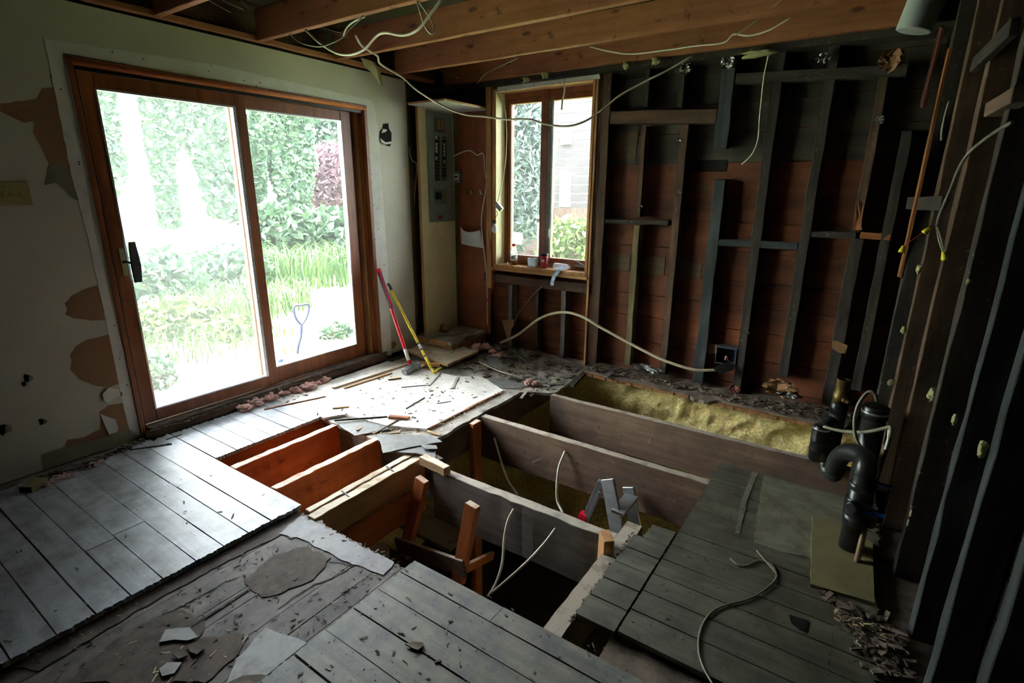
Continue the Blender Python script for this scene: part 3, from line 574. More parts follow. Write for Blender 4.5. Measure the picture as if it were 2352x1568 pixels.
lumber('window_rough_sill', (a.x-.1, BY+.03, (a.z+b_.z)/2), (b_.x, BY+.03, (a.z+b_.z)/2), .085, .085, wood('darkbrown','X'), 'rough dark beam directly under the window sill', 'beam', side=(0,1,0))
bm = B(); 
for i in range(7):
    p = on_y(1966+random.uniform(0,20), 445+random.uniform(0,40), BY-.01); q = on_y(1960+i*3, 528, BY-.012); bar(bm, q, p, .012, .012, n=4, jit=.001, taper=.2)
tag(finish('splintered_wood', bm, wood('fresh','Z')), 'bright orange splinters at the broken lower end of a stud', 'splinters')

# ================================================================== RIGHT WALL STUDS
tops = []
def rstud(t, w=.045, m=None, label='', z0=-.03, z1=2.83, off=0., name='wall_stud', grp='right wall studs', depth=.1):
    c = RW0+rdir*t-rn*(depth/2+off)
    return lumber(name, (c.x, c.y, z0), (c.x, c.y, z1), w, depth, m or wood('dark','Z'), label, 'stud', grp, side=rdir, jit=.002)
RS = [(rw_px(px, 919), l, k) for px, l, k in (
 (2012,'stud in the far corner of the right wall, just behind the black plumbing','dark'),
 (2046,'dark stud of the right wall with a foam blob on its lower half','darkbrown'),
 (2090,'reddish brown edged stud between two yellow foam blobs','darkbrown'),
 (2148,'grey stud of the right wall passing behind the blue valve','dark'),
 (2226,'pale dusty stud standing beside the plywood patch','char'),
 (2312,'broad grey stud left of the black gap at the right edge','char'))]
for p, l, k in RS: rstud((p-RW0).dot(rdir), .048, wood(k,'Z'), l)
tA = (RS[4][0]-RW0).dot(rdir); tB = (RS[5][0]-RW0).dot(rdir)
rstud(tB-.34, .05, wood('char','Z'), 'nearest grey stud with an orange scar at the lower right corner')
rstud(tB-.69, .05, wood('dark','Z'), 'dark stud at the very right edge of the view')
print('right studs', [round((p-RW0).dot(rdir), 2) for p, _, _ in RS])
def on_rw(x, y, off=0.): return rw_px(x, y, off)
# extra pieces on the right wall
def rbar(name, p, q, w, h, m, label, cat, off=-.012, **k):
    return lumber(name, on_rw(*p, off), on_rw(*q, off), w, h, m, label, cat, side=rdir, jit=.001, **k)
rbar('nailed_strip', (2183,110), (2066,636), .035, .02, wood('fresh','Z'), 'long pale orange strip nailed in the far right corner', 'strip')
rbar('red_board', (2165,60), (2118,245), .07, .02, wood('red','Z'), 'dark red board hanging in the far right corner', 'board')
lumber('blocking', on_rw(2094,467,.02), on_rw(2176,467,.02), .05, .07, wood('dark','Y'), 'short grey block between two right wall studs near the dangling wires', 'blocking', side=rn)
lumber('diagonal_brace', on_rw(2240,150,-.01), on_rw(2330,60,-.01), .06, .03, wood('dark','Y'), 'weathered diagonal brace high on the right wall', 'brace', side=(0,0,1))
lumber('blocking', on_rw(2285,252,.0), on_rw(2352,215,.0), .05, .06, wood('beam','Y'), 'brown block between studs at the upper right edge', 'blocking', side=(0,0,1))
lumber('ceiling_blocking', (.12, 3.55, 2.66), (.34, 3.1, 2.72), .05, .1, wood('beam','X'), 'brown ceiling block beside the flexible duct', 'blocking', side=(0,1,0))

# ================================================================== CEILING JOISTS
def cjoist(y, label, x0=-3.775, x1=.2, z=2.585, h=.19, grp='ceiling joists'):
    return lumber('ceiling_joist', (x0, y, z+h/2), (x1, y, z+h/2), .045, h, wood('joist','X'), label, 'joist', grp, side=(0,1,0), jit=.0012, n=24)
cjoist(2.41, 'second ceiling joist from the viewer, cables looped over it')
cjoist(3.06, 'middle ceiling joist with dark knots')
cjoist(3.70, 'ceiling joist next to the one at the back wall')
cjoist(4.34, 'last ceiling joist lying along the top of the back wall', x1=.02)
cjoist(1.76, 'nearest ceiling joist, only its left end in view')
lumber('ledger_board', (-3.80, -1.9, 2.60), (-3.80, 4.2, 2.60), .045, .035, wood('joist','Y'), 'orange ledger strip under the joist ends along the left wall', 'ledger', side=(1,0,0), n=30)
lumber('rim_board', (-3.86, -1.9, 2.72), (-3.86, 4.3, 2.72), .04, .2, wood('darkbrown','Y'), 'dark rim board behind the joist ends', 'board', side=(1,0,0), n=20)
bm = B(); box(bm, (-4.3, 4.36, 2.54), (.2, 4.58, 2.585)); struct('trim_2', bm, wood('dark','X'), 'dark top plate above the back wall studs', 'trim')

# ================================================================== FLOOR JOISTS IN THE OPENING
def fj(name, p0, p1, w, h, m, label, grp, side, jit=.0015): return lumber(name, p0, p1, w, h, m, label, 'joist', grp, side=side, jit=jit, n=18)
G1 = 'old joists across the floor opening'
fj('floor_joist', (-2.03, 3.585, -.19), (.22, 3.585, -.19), .055, .33, wood('beam','X'), 'rearmost brown joist under the yellow foam ledge', G1, (0,1,0))
fj('floor_joist', (-2.24, 2.92, -.19), (-.10, 2.92, -.19), .06, .33, wood('beam','X'), 'middle brown joist with a white cable through it', G1, (0,1,0))
fj('floor_joist', (-2.02, 2.15, -.205), (-.70, 2.15, -.205), .065, .33, wood('beamgrey','X'), 'grey dusty joist in front, two cables hanging from it', G1, (0,1,0), .0025)
G2 = 'short orange joists in the opening'
fj('floor_joist', (-3.015, 1.43, -.155), (-3.015, 2.20, -.155), .055, .25, wood('orange','Y'), 'short orange joist closest to the left wall in the opening', G2, (1,0,0))
fj('floor_joist', (-2.585, 1.43, -.155), (-2.585, 2.20, -.155), .055, .27, wood('orange','Y'), 'bright orange short joist with a big knot in the opening', G2, (1,0,0))
fj('floor_joist', (-2.235, 1.40, -.10), (-2.235, 2.21, -.10), .045, .17, wood('pale','Y'), 'left half of the doubled pale joist with bent nails', G2, (1,0,0))
fj('floor_joist', (-2.175, 1.38, -.10), (-2.175, 2.19, -.10), .06, .16, wood('pale','Y'), 'right half of the doubled pale joist in the opening', G2, (1,0,0))
fj('floor_joist', (-2.175, 1.0, -.30), (-2.175, 2.19, -.30), .05, .20, wood('orange','Y'), 'dark orange joist under the doubled pale one', G2, (1,0,0))
fj('floor_joist', (-.79, 1.40, -.13), (-.79, 2.30, -.13), .085, .20, wood('beam','Y'), 'dusty joist along the right edge of the opening', G1, (1,0,0))
fj('floor_joist', (-3.2, 1.3, -.10), (-3.2, 2.3, -.10), .04, .16, wood('orange','Y'), 'orange rim joist under the left edge of the opening', G2, (1,0,0))
fj('header_joist', (-3.2, 2.24, -.17), (-2.05, 2.24, -.17), .06, .28, wood('beamgrey','X'), 'rough header under the far side of the left opening', G1, (0,1,0), .003)
fj('header_joist', (-3.2, 1.35, -.17), (-.7, 1.35, -.17), .05, .26, wood('beam','X'), 'header under the near side of the opening', G1, (0,1,0))
fj('header_joist', (-2.29, 2.25, -.15), (-2.29, 4.1, -.15), .05, .22, wood('beam','Y'), 'joist under the edge of the dusty plywood', G1, (1,0,0))
fj('header_joist', (-.54, 1.58, -.15), (-.54, 3.12, -.15), .05, .24, wood('beam','Y'), 'joist under the left edge of the olive boards', G1, (1,0,0))
fj('header_joist', (-.1, 3.12, -.14), (.3, 3.12, -.14), .05, .2, wood('beam','X'), 'joist end under the far edge of the olive boards', G1, (0,1,0))
lumber('sleeper_block', (-2.12, 2.145, -.012), (-1.90, 2.125, -.012), .055, .052, wood('pale','X'), 'pale sawn block lying on the left end of the grey joist', 'block', side=(0,1,0), n=4)
lumber('cut_block', (-.86, 2.07, -.06), (-.80, 2.0, -.06), .05, .2, wood('raw','Z'), 'small orange cut block at the right end of the grey joist', 'block', side=(0,1,0))
for x, y, z, l in ((-2.2,1.62,-.02,'nearer bent nail across the doubled pale joist'),(-2.2,1.95,-.02,'farther bent nail across the doubled pale joist')):
    bm = B(); bar(bm, (x-.035, y, z+.012), (x+.035, y-.005, z+.002), .006, .006); tag(finish('bent_nail', bm, M_steel), l, 'nail')
# raised raw lip between plywood and subfloor edge
lumber('floor_edge_strip', (-2.385, 2.48, -.012), (-2.375, 3.33, -.012), .02, .024, wood('fresh','Y'), 'dark raw edge strip at the right side of the plywood sheet', 'strip', side=(1,0,0), jit=.002)
# ================================================================== OUTSIDE
GZ = -.3
# unseen outer skins and a flat roof, added to close light leaks and shade the garden
bm = B(); box(bm, (-4.02, -2.3, -.45), (-3.93, 1.26, 3.1)); box(bm, (-4.02, 3.37, -.45), (-3.93, 4.8, 3.1)); box(bm, (-4.02, 1.26, 2.295), (-3.93, 3.37, 3.1)); box(bm, (-4.02, 1.26, -.45), (-3.93, 3.37, .022))
box(bm, (-4.4, 4.66, -2.2), (wx0-.03, 4.72, 3.1)); box(bm, (wx1+.03, 4.66, -2.2), (1.3, 4.72, 3.1)); box(bm, (wx0-.03, 4.66, -2.2), (wx1+.03, 4.72, .84)); box(bm, (wx0-.03, 4.66, 2.522), (wx1+.03, 4.72, 3.1))
box(bm, (.95, -2.4, -2.3), (1.0, 4.7, 3.1)); box(bm, (-4.02, -2.4, -2.3), (1.0, -2.32, 3.1)); box(bm, (-4.02, -2.4, -2.3), (-3.94, 4.7, -.45)); box(bm, (-4.02, -2.4, -2.35), (1.0, 4.7, -2.26)); box(bm, (-4.02, -2.4, 3.1), (1.3, 4.8, 3.2))
struct('wall_outer', bm, M_brick, 'unseen outer skin and flat roof of the house, added to stop light leaks', 'wall')
bm = B(); box(bm, (-60, -30, GZ-.05), (-4.0, 40, GZ)); box(bm, (-4.0, 4.75, GZ-.05), (10, 40, GZ)); struct('ground', bm, M_lawn, 'sunlit lawn behind the house', 'ground')
bm = B(); foam_wall(bm, (-7.6, -1.5, GZ+.02), (3.58, 0, 0), (0, 8.5, 0), (0,0,1), 60, 100, .05); struct('ground.001', bm, M_soil, 'dry bare soil just outside the sliding door', 'ground')
bm = B(); z = GZ
while z < 5.4:
    slab(bm, [(-13.0, -8, z), (-13.03, -8, z+.118), (-13.03, 8.55, z+.118), (-13.0, 8.55, z)], (-.05,0,0)); z += .115
o = thing('neighbour_house', (-13.5, 0, GZ), 'white clapboard neighbouring house seen through the sliding door', 'house')
w_ = finish('siding_wall', bm, M_siding, o); bm = B(); box(bm, (-17, -8, 5.3), (-12.7, 8.7, 5.6)); finish('roof', bm, M_fence, o); bm = B(); box(bm, (-16.9, 8.3, GZ), (-13.06, 8.55, 5.3)); finish('side_wall', bm, M_siding, o)
def scatter_px(polys, n, x, jit=.05):
    out = []
    for P in polys:
        xs = [p[0] for p in P]; ys = [p[1] for p in P]; k = 0
        while k < n:
            a, b_ = random.uniform(min(xs), max(xs)), random.uniform(min(ys), max(ys))
            if inpoly(a, b_, P):
                p = on_x(a, b_, x); out.append((p.x+random.random()*jit*4, p.y, p.z)); k += 1
    return out
def st(o, label, cat): return tag(o, label, cat, kind='stuff')
AX_ = -12.85
st(leaves('ivy_foliage', scatter_px([[(190,150),(255,205),(275,330),(282,400),(245,470),(215,420),(190,300)]], 1300, AX_)
 + scatter_px([[(312,180),(430,200),(415,300),(392,380),(405,520),(368,520),(348,400),(328,300)]], 2800, AX_)
 + scatter_px([[(400,200),(515,220),(522,350),(548,400),(562,520),(480,490),(455,400),(412,300)]], 3200, AX_)
 + scatter_px([[(525,230),(575,240),(580,480),(545,440)]], 900, AX_), .145, L_ivy, (1,0,.3), lobes=True), 'green ivy climbing the white house in ragged columns', 'ivy')
st(leaves('vine_foliage', scatter_px([[(570,230),(705,250),(720,380),(700,500),(725,560),(650,520),(630,430),(600,345),(570,335)],[(575,330),(598,340),(600,450),(580,460)]], 3600, -12.5, .04), .155, L_ivy, (1,0,.3), lobes=True), 'thick bright vine hanging over the corner of the white house', 'vine')
def blob_pts(c, r, n, shell=.55):
    q = rng.normal(size=(n, 3)); q /= np.linalg.norm(q, axis=1)[:, None]; q *= rng.uniform(shell, 1, n)[:, None]; q *= np.array(r); return q+np.array(c)
def shrub(name, c, r, n, s, m, label, cat='shrub', trunk=True, **k):
    o = thing(name, (c[0], c[1], GZ), label, cat); f = leaves('foliage', blob_pts((0, 0, c[2]-GZ), r, n), s, m, **k); f.parent = o
    if trunk:
        bm = B(); 
        for i in range(4): tube(bm, [(random.uniform(-.05,.05), random.uniform(-.05,.05), 0), (random.uniform(-.2,.2)*r[0], random.uniform(-.2,.2)*r[1], (c[2]-GZ)*.6), (random.uniform(-.5,.5)*r[0], random.uniform(-.5,.5)*r[1], c[2]-GZ)], .03, 5)
        me = finish('stems', bm, M_fence, None, loc=(0,0,0)); me.parent = o
    return o
p = on_x(752, 400, -13.8); shrub('purple_maple', (p.x, p.y+.1, p.z-.2), (.9, .72, 1.15), 4600, .12, L_purple, 'purple-leaved maple beside the white house corner', 'tree', long=1.8)
p = on_x(765, 300, -18); shrub('dark_tree', (p.x, p.y, p.z-.4), (1.4, 2.6, 1.6), 4000, .2, L_dark, 'dark green tree behind the purple maple', 'tree')
p = on_x(740, 430, -19.5); shrub('hedge', (p.x, p.y+1, 1.2), (1.0, 4.2, 1.7), 2400, .26, L_ivy, 'tall green hedge behind the wooden fence', 'hedge')
bm = B(); yy = 9.2
while yy < 16: box(bm, (-17.02, yy, GZ), (-17.0, yy+.14, 1.35)); yy += .15
tag(finish('wooden_fence', bm, M_fence), 'brown board fence behind the garden, right side of the sliding door view', 'fence')
def at_ground(px, py, z=GZ): return on_z(px, py, z)
for px, py, dist, r, n, s, m, l in (
 (755,545,-11.6,(.9,.75,.75),1300,.2,L_ivy,'leafy green shrub below the purple maple'),
 (395,745,-7.6,(.5,.75,.38),1600,.09,L_bright,'pale green weedy bush near the left end of the glass door'),
 (520,775,-6.9,(.4,.6,.3),1100,.085,L_bright,'low bush with pale flowers beside the bare soil'),
 (340,640,-9.4,(.7,.9,.5),1300,.13,L_ivy,'rounded bush in front of the blown white siding'),
 (520,630,-10.0,(.7,1.0,.55),1400,.13,L_ivy,'broad bush at the foot of the ivy columns'),
 (775,765,-5.75,(.22,.26,.14),420,.06,L_ivy,'small leafy plant just outside the fixed glass'),
 (330,860,-5.6,(.25,.32,.22),420,.06,L_ivy,'spindly weeds at the lower left corner of the sliding glass'),
 (650,520,-11.8,(.8,.9,.6),1300,.15,L_ivy,'dense green bush under the hanging vine')):
    c = on_x(px, py, dist); shrub('garden_bush', tuple(c), r, n, s, m, l)
def grass(name, c, rx, ry, n, h, w_, label):
    V = []; Fc = []
    for i in range(n):
        a = random.uniform(0, 6.28); q = math.sqrt(random.random()); x, y = c[0]+math.cos(a)*q*rx, c[1]+math.sin(a)*q*ry; hh = h*random.uniform(.6,1.2)
        b_ = random.uniform(0, 6.28); dx, dy = math.cos(b_)*hh*.5, math.sin(b_)*hh*.5; sx, sy = -math.sin(b_)*w_, math.cos(b_)*w_; k = len(V)
        V += [(x-sx,y-sy,GZ),(x+sx,y+sy,GZ),(x+dx*.4+sx*.8,y+dy*.4+sy*.8,GZ+hh*.75),(x+dx*.4-sx*.8,y+dy*.4-sy*.8,GZ+hh*.75),(x+dx,y+dy,GZ+hh*.9)]
        Fc += [(k,k+1,k+2,k+3),(k+3,k+2,k+4)]
    return st(mesh_fast(name, V, Fc, L_grass), label, 'grass')
c = at_ground(700, 655); grass('tall_grass', (c.x-1, c.y+.6), 1.9, 1.7, 1500, .75, .013, 'tall arching grass clump in the middle of the garden')
c = at_ground(560, 720); grass('tall_grass', (c.x, c.y), .9, 1.1, 700, .45, .01, 'shorter grass around the low bushes')
c = at_ground(420, 800); grass('weedy_grass', (c.x+.2, c.y), .7, 1.2, 600, .25, .007, 'sparse weeds on the bare soil')
# shovel standing outside
XS = -5.28
sh = thing('shovel', on_z(680, 832, GZ), 'shovel with a faded blue D-grip standing outside the door', 'shovel')
bm = B(); tube(bm, [on_x(682,835,XS), on_x(684,800,XS), on_x(691,770,XS), on_x(692,742,XS)], .017); finish('shaft', bm, M_shovel, sh)
bm = B(); tube(bm, [on_x(691,745,XS), on_x(681,733,XS), on_x(676,718,XS), on_x(676,703,XS), on_x(690,701,XS), on_x(708,699,XS), on_x(708,716,XS), on_x(702,733,XS), on_x(693,745,XS)], .014, k=4); finish('d_grip', bm, M_shovel, sh)
tr_ = thing('wooden_crate_stand', on_z(662, 835, GZ), 'pale wooden stand on the ground beside the shovel outside', 'stand')
XT = -5.55
for a, b_, n_ in (((650,745),(652,838),'leg'),((668,742),(671,832),'leg')): bm = B(); bar(bm, on_x(*a,XT), on_x(*b_,XT), .05, .04); finish(n_, bm, wood('pale','Z'), tr_)
for y_ in (747, 790): bm = B(); bar(bm, on_x(648,y_,XT+.04), on_x(673,y_-3,XT+.04), .03, .08); finish('rail', bm, wood('pale','Y'), tr_)
p = on_z(643, 832, GZ); cn = thing('small_tub', p, 'small white tub with blue label outside on the soil', 'tub')
p = on_x(643, 826, -4.6); cn.location = (p.x, p.y, p.z-.03)
bm = B(); lathe(bm, [(.028,0),(.03,.01),(.03,.05),(.026,.055)], (p.x, p.y, p.z-.03)); finish('tub_body', bm, M_white, cn); bm = B(); lathe(bm, [(.0305,.015),(.0305,.04)], (p.x, p.y, p.z-.03)); finish('tub_label', bm, M_blue, cn)
bm = B(); box(bm, (-4.72, 1.2, GZ), (-4.02, 3.6, p.z-.03)); struct('step', bm, M_soil, 'dirt covered step outside the sliding door', 'step')
# beyond the small window
bm = B(); z = GZ
while z < 6: box(bm, (-9.3 if False else -7.15, 12.0, z), (2, 12.06, z+.2)); z += .205
nh = thing('brick_house', (-2, 12.2, GZ), 'pale pinkish house seen through the right light of the small window', 'house'); finish('house_wall', bm, M_brick, nh)
for (x0, y0, x1, y1) in ((1288,405,1309,475),(1290,300,1312,331)):
    a = on_y(x0, y0, 11.97); b_ = on_y(x1, y1, 11.97); bm = B(); ringy(bm, 11.93, 11.99, a.x, b_.x, b_.z, a.z, .05, .05, .05, .05); f_ = finish('window_surround', bm, M_siding, nh); bm = B(); box(bm, (a.x+.05, 11.96, b_.z+.05), (b_.x-.05, 11.98, a.z-.05)); finish('window_pane', bm, M_panel, f_)
bm = B(); xx = -9.5
while xx < -3: box(bm, (xx, 10.2, GZ), (xx+.13, 10.22, 1.25 if xx > -6.1 else .75)); xx += .14
box(bm, (-9.5, 10.18, .3), (-3, 10.2, .38)); tag(finish('back_fence', bm, M_fence), 'weathered brown fence beyond the small window', 'fence')
c = on_y(1322, 560, 8.2); shrub('garden_bush', (c.x, 8.2, c.z-.1), (.75, .5, .6), 1500, .12, L_bright, 'light green bush seen through the right light of the window')
c = on_y(1205, 400, 9.0); shrub('spruce_tree', (c.x-.4, 9.0, 2.2), (1.0, .7, 1.9), 9000, .085, L_blue, 'pale bluish spruce seen through the left light of the window', 'tree', long=2.6)
c = on_y(1190, 560, 8.0); 
bm = B(); p = on_y(1186, 545, 7.6); box(bm, (p.x-.12, 7.5, p.z-.1), (p.x+.12, 7.6, p.z+.08)); q = thing('bird_box', (p.x, 7.55, GZ), 'white box on a post outside the small window', 'box'); finish('box_body', bm, M_siding, q); bm = B(); bar(bm, (p.x, 7.55, GZ), (p.x, 7.55, p.z-.1), .05, .05); finish('box_post', bm, M_fence, q)
c = on_y(1236, 560, 7.8); lumber('white_stake', (c.x, 7.8, GZ), (c.x, 7.8, c.z+.35), .03, .03, M_siding, 'thin white stake standing outside the small window', 'stake')
bm = B(); box(bm, (-9.2, 9.0, GZ), (-4.9, 10.0, .15)); tag(finish('concrete_planter', bm, M_brick), 'long pale planter in front of the back fence', 'planter')
# ================================================================== ELECTRICAL CLOSET
PX = -3.73
cl = thing('panel_closet', (PX+.2, 4.15, 0), 'open wooden closet lined in cream board around the breaker panel', 'closet')
bm = B(); box(bm, (PX-.02, 3.905, .14), (PX, 4.455, 2.345)); finish('cream_side_board', bm, M_cream, cl)
bm = B(); box(bm, (PX-.022, 3.893, .0), (PX+.002, 3.905, 2.36)); part_label(finish('edge_strip', bm, wood('raw','Z'), cl), 'raw wood edge of the cream board')
bm = B(); box(bm, (PX, 4.455, .10), (-3.305, 4.475, 2.345)); part_label(finish('brown_back_board', bm, M_brownb, cl), 'red-brown plywood back')
bm = B(); box(bm, (PX, 4.405, .14), (PX+.012, 4.455, 2.345)); finish('corner_batten', bm, wood('olive','Z'), cl)
bm = B(); box(bm, (PX-.02, 3.80, 2.347), (-3.31, 4.45, 2.352)); s_ = finish('top_shelf', bm, M_shelfw, cl); bm = B(); box(bm, (PX-.02, 3.795, 2.352), (-3.305, 4.45, 2.366)); part_label(finish('shelf_core', bm, wood('raw','X'), s_), 'raw wood edge of the shelf')
bm = B(); box(bm, (PX-.14, 3.85, .108), (-3.35, 4.44, .138)); part_label(finish('platform_top', bm, M_lino, cl), 'dust covered platform top')
bm = B(); box(bm, (PX-.14, 3.838, .085), (-3.40, 3.85, .14)); part_label(finish('platform_fascia', bm, wood('raw','X'), cl), 'orange wooden front strip')
bm = B(); box(bm, (-3.372, 3.87, -.02), (-3.352, 4.44, .108)); box(bm, (PX-.1, 3.88, -.02), (-3.36, 3.90, .09)); finish('platform_side', bm, wood('raw','Y'), cl)
# breaker panel
a = on_x(977, 247, PX); b_ = on_x(1042, 507, PX); y0, y1 = a.y, b_.y; z0, z1 = b_.z, a.z-.02
pn = thing('breaker_panel', (PX+.01, (y0+y1)/2, z0), 'grey-green electrical breaker panel mounted inside the closet', 'breaker panel')
zs = on_x(1012, 437, PX).z
bm = B(); box(bm, (PX+.001, y0, zs+.003), (PX+.014, y1, z1)); finish('upper_cover', bm, M_panel, pn, .002)
bm = B(); box(bm, (PX+.001, y0, z0), (PX+.016, y1, zs-.002)); lc = finish('lower_cover', bm, M_panel, pn, .002)
def pr(x, y): return on_x(x, y, PX+.015)
def prect(nm, x0, y0_, x1, y1_, m, par, d=.006, lab=None):
    p, q = pr(x0, y0_), pr(x1, y1_); bm = B(); box(bm, (PX+.0145, min(p.y,q.y), min(p.z,q.z)), (PX+.0145+d, max(p.y,q.y), max(p.z,q.z))); o = finish(nm, bm, m, par)
    if lab: o['label'] = lab
    return o
prect('main_trim', 996, 268, 1022, 305, M_paneld, pn, .004); 
for x in (1002, 1011): prect('main_lever', x, 275, x+6, 298, M_kraft, pn, .012, 'tan main breaker lever')
prect('meter_trim', 996, 433, 1026, 467, M_paneld, lc, .005); prect('toggle_switch', 1001, 442, 1013, 457, M_black, lc, .014, 'black rocker switch'); prect('warning_sticker', 1007, 495, 1016, 502, M_wred, lc, .002, 'small red sticker')
ys = 313
for i in range(13):
    prect('breaker', 999, ys, 1009, ys+7, M_black, pn, .009, None); prect('breaker', 1015, ys, 1024, ys+7, M_black if i%4 else M_grip, pn, .009)
    if i in (0, 2, 3, 4, 6): prect('breaker_label', 999, ys, 1003, ys+6, M_white, pn, .011, 'white label')
    if i in (2, 3, 4, 5, 7): prect('breaker_label', 1017, ys+1, 1021, ys+5, M_white, pn, .011, 'white label')
    if i in (0, 1, 3, 6, 9): prect('writing_line', 980, ys+3, 997, ys+4, M_paneld, pn, .001)
    ys += 7.9
# things on the brown board
def onb(x, y, yy=4.455): return on_y(x, y, yy)
a, b_ = onb(1050, 393), onb(1063, 420); sb = thing('switch_box', (a.x, 4.45, b_.z), 'small grey metal switch box on the brown closet back', 'switch box')
bm = B(); box(bm, (a.x, 4.40, b_.z), (b_.x, 4.454, a.z)); finish('box_body', bm, M_steel, sb, .002); bm = B(); box(bm, (a.x+.012, 4.394, b_.z+.03), (b_.x-.012, 4.40, a.z-.03)); finish('cover_plate', bm, M_white, sb); bm = B(); box(bm, (a.x+.02, 4.388, (a.z+b_.z)/2-.01), (b_.x-.02, 4.394, (a.z+b_.z)/2+.012)); finish('switch_lever', bm, M_black, sb)
for x, l in ((1072,'first metal clip on the brown board, nearest the breaker panel'),(1086,'middle metal clip on the brown board'),(1107,'metal clip on the brown board nearest the window')):
    p = onb(x, 440, 4.45); bm = B(); bar(bm, p+Vector((-.012,0,-.02)), p+Vector((-.008,-.02,.02)), .014, .01); bar(bm, p+Vector((.010,0,-.02)), p+Vector((.006,-.02,.018)), .01, .01); bar(bm, p+Vector((-.02,.002,-.022)), p+Vector((.02,.002,-.022)), .02, .012, (0,1,0))
    tag(finish('metal_clip', bm, M_silver), l, 'clip', 'metal clips on the brown board')
# curling paper
bm = B(); P_ = []
tl, trt, br, blf = onb(1058,520,4.40), onb(1103,528,4.41), onb(1112,570,4.42), onb(1060,560,4.43); rows = []
for j in range(9):
    r_ = []
    for i in range(9):
        u, v = i/8, j/8; p = tl.lerp(trt, u).lerp(blf.lerp(br, u), v); p = p+Vector((0, -.05*math.sin(u*3.1)*(1-v*.5), -.035*math.sin(u*3.1)*(1-v))); r_.append(bm.verts.new(p))
    rows.append(r_)
for j in range(8):
    for i in range(8): f = bm.faces.new((rows[j][i], rows[j][i+1], rows[j+1][i+1], rows[j+1][i])); f.smooth = True
pp = tag(finish('paper_notice', bm, M_white), 'curling white paper notice hanging on the brown closet back', 'paper')
so_ = pp.modifiers.new('t', 'SOLIDIFY'); so_.thickness = .001
for j in range(4):
    bm = B(); u0, u1, v = .2, .55+.1*(j%2), .35+.13*j
    def pv(u, v): p = tl.lerp(trt, u).lerp(blf.lerp(br, u), v); return p+Vector((0, -.05*math.sin(u*3.1)*(1-v*.5)-.003, -.035*math.sin(u*3.1)*(1-v)))
    tube(bm, [pv(u0, v), pv((u0+u1)/2, v), pv(u1, v)], .0012, 4); finish('handwriting_line', bm, M_blue, pp)

# ================================================================== CABLES
def cable(name, pts, r, m, label, cat='cable', group=None, n=6, k=6, parent=None, **kw):
    bm = B(); tube(bm, pts, r, n, k=k, **kw); o = finish(name, bm, m, parent)
    if parent is None: tag(o, label, cat, group)
    return o
def cy(L_): return [on_y(x, y, d) for x, y, d in L_]
def lerpy(P_, a, b_): n_ = len(P_)-1; return [on_y(x, y, a+(b_-a)*i/n_) for i, (x, y) in enumerate(P_)]
cable('electric_cable', lerpy([(816,81),(831,105),(849,117),(867,129),(871,144),(888,156),(924,177),(954,204),(990,228),(1035,252),(1074,264),(1110,267),(1161,274),(1215,274),(1254,285),(1300,290),(1340,280),(1380,255),(1420,222),(1470,193),(1530,163),(1592,128)], 2.75, 4.25), .0075, M_cable, 'long white cable swagging from the ceiling past the window')
cable('electric_cable', lerpy([(1017,-6),(975,51),(954,72),(924,81),(885,75),(864,84),(840,111),(816,123),(792,126),(768,120),(735,99),(702,69)], 2.2, 2.35), .007, M_cable, 'white cable snaking across the two middle ceiling joists')
cable('electric_cable', lerpy([(958,2),(966,30),(976,60),(990,77),(998,68),(990,45),(975,22),(962,4)], 2.3, 2.36), .005, M_cable, 'small closed cable loop hanging from the nearer joist')
cable('electric_cable', lerpy([(664,78),(690,98),(730,107),(760,100),(790,84),(800,70),(820,52),(835,36)], 2.30, 2.36), .004, M_cableg, 'thin grey cable looping under the ledger near the sliding door')
cable('electric_cable', lerpy([(788,85),(795,66),(812,50),(838,38)], 2.42, 2.36), .005, M_cable, 'short white cable end beside the thin grey loop')
cable('electric_cable', lerpy([(1355,107),(1400,118),(1450,124),(1530,115),(1600,105),(1662,98),(1685,79),(1720,82),(1765,70),(1815,42)], 4.1, 3.95), .0055, M_cable, 'white cable stapled along the face of the last joists')
cable('electric_cable', lerpy([(1690,80),(1720,60),(1760,30),(1800,-5)], 4.0, 3.6), .003, M_cableg, 'thin grey wire rising at the right of the joists')
cable('electric_cable', lerpy([(1095,192),(1115,170),(1150,152),(1190,133)], 4.1, 3.85), .004, M_cableg, 'thin wire drooping between the last two joists')
cable('electric_cable', lerpy([(1767,118),(1757,165),(1752,200),(1745,270),(1741,320),(1727,355),(1703,378)], 4.40, 4.38), .006, M_cable, 'white cable hanging down the right half of the back wall')
cable('thick_cable', cy([(1150,787,4.38),(1190,768,4.34),(1240,731,4.32),(1290,717,4.30),(1335,726,4.29),(1380,752,4.29),(1450,790,4.29),(1520,825,4.30),(1590,848,4.33),(1645,850,4.40)]), .013, M_cable2, 'thick beige cable arching low across the back wall', n=8)
cable('electric_cable', cy([(1248,655,4.40),(1222,680,4.38),(1190,722,4.36),(1172,762,4.34),(1170,795,4.3),(1188,815,4.2),(1200,826,4.12)]), .004, M_cableg, 'thin grey wire falling from the window sill to the floor')
cable('electric_cable', cy([(1043,358,4.38),(1060,350,4.42),(1080,346,4.44),(1096,356,4.44),(1110,354,4.44),(1115,400,4.44),(1117,425,4.44),(1106,500,4.38),(1110,560,4.36),(1118,640,4.42),(1120,745,4.42)]), .006, M_cable, 'white cable wandering down the brown closet back')
cable('red_wire', cy([(1127,395,4.40),(1124,450,4.40),(1122,520,4.395),(1130,590,4.385),(1137,640,4.38),(1128,670,4.38),(1112,705,4.39),(1106,735,4.38)]), .0045, M_wred, 'dark red wire beside the brown closet back', 'wire')
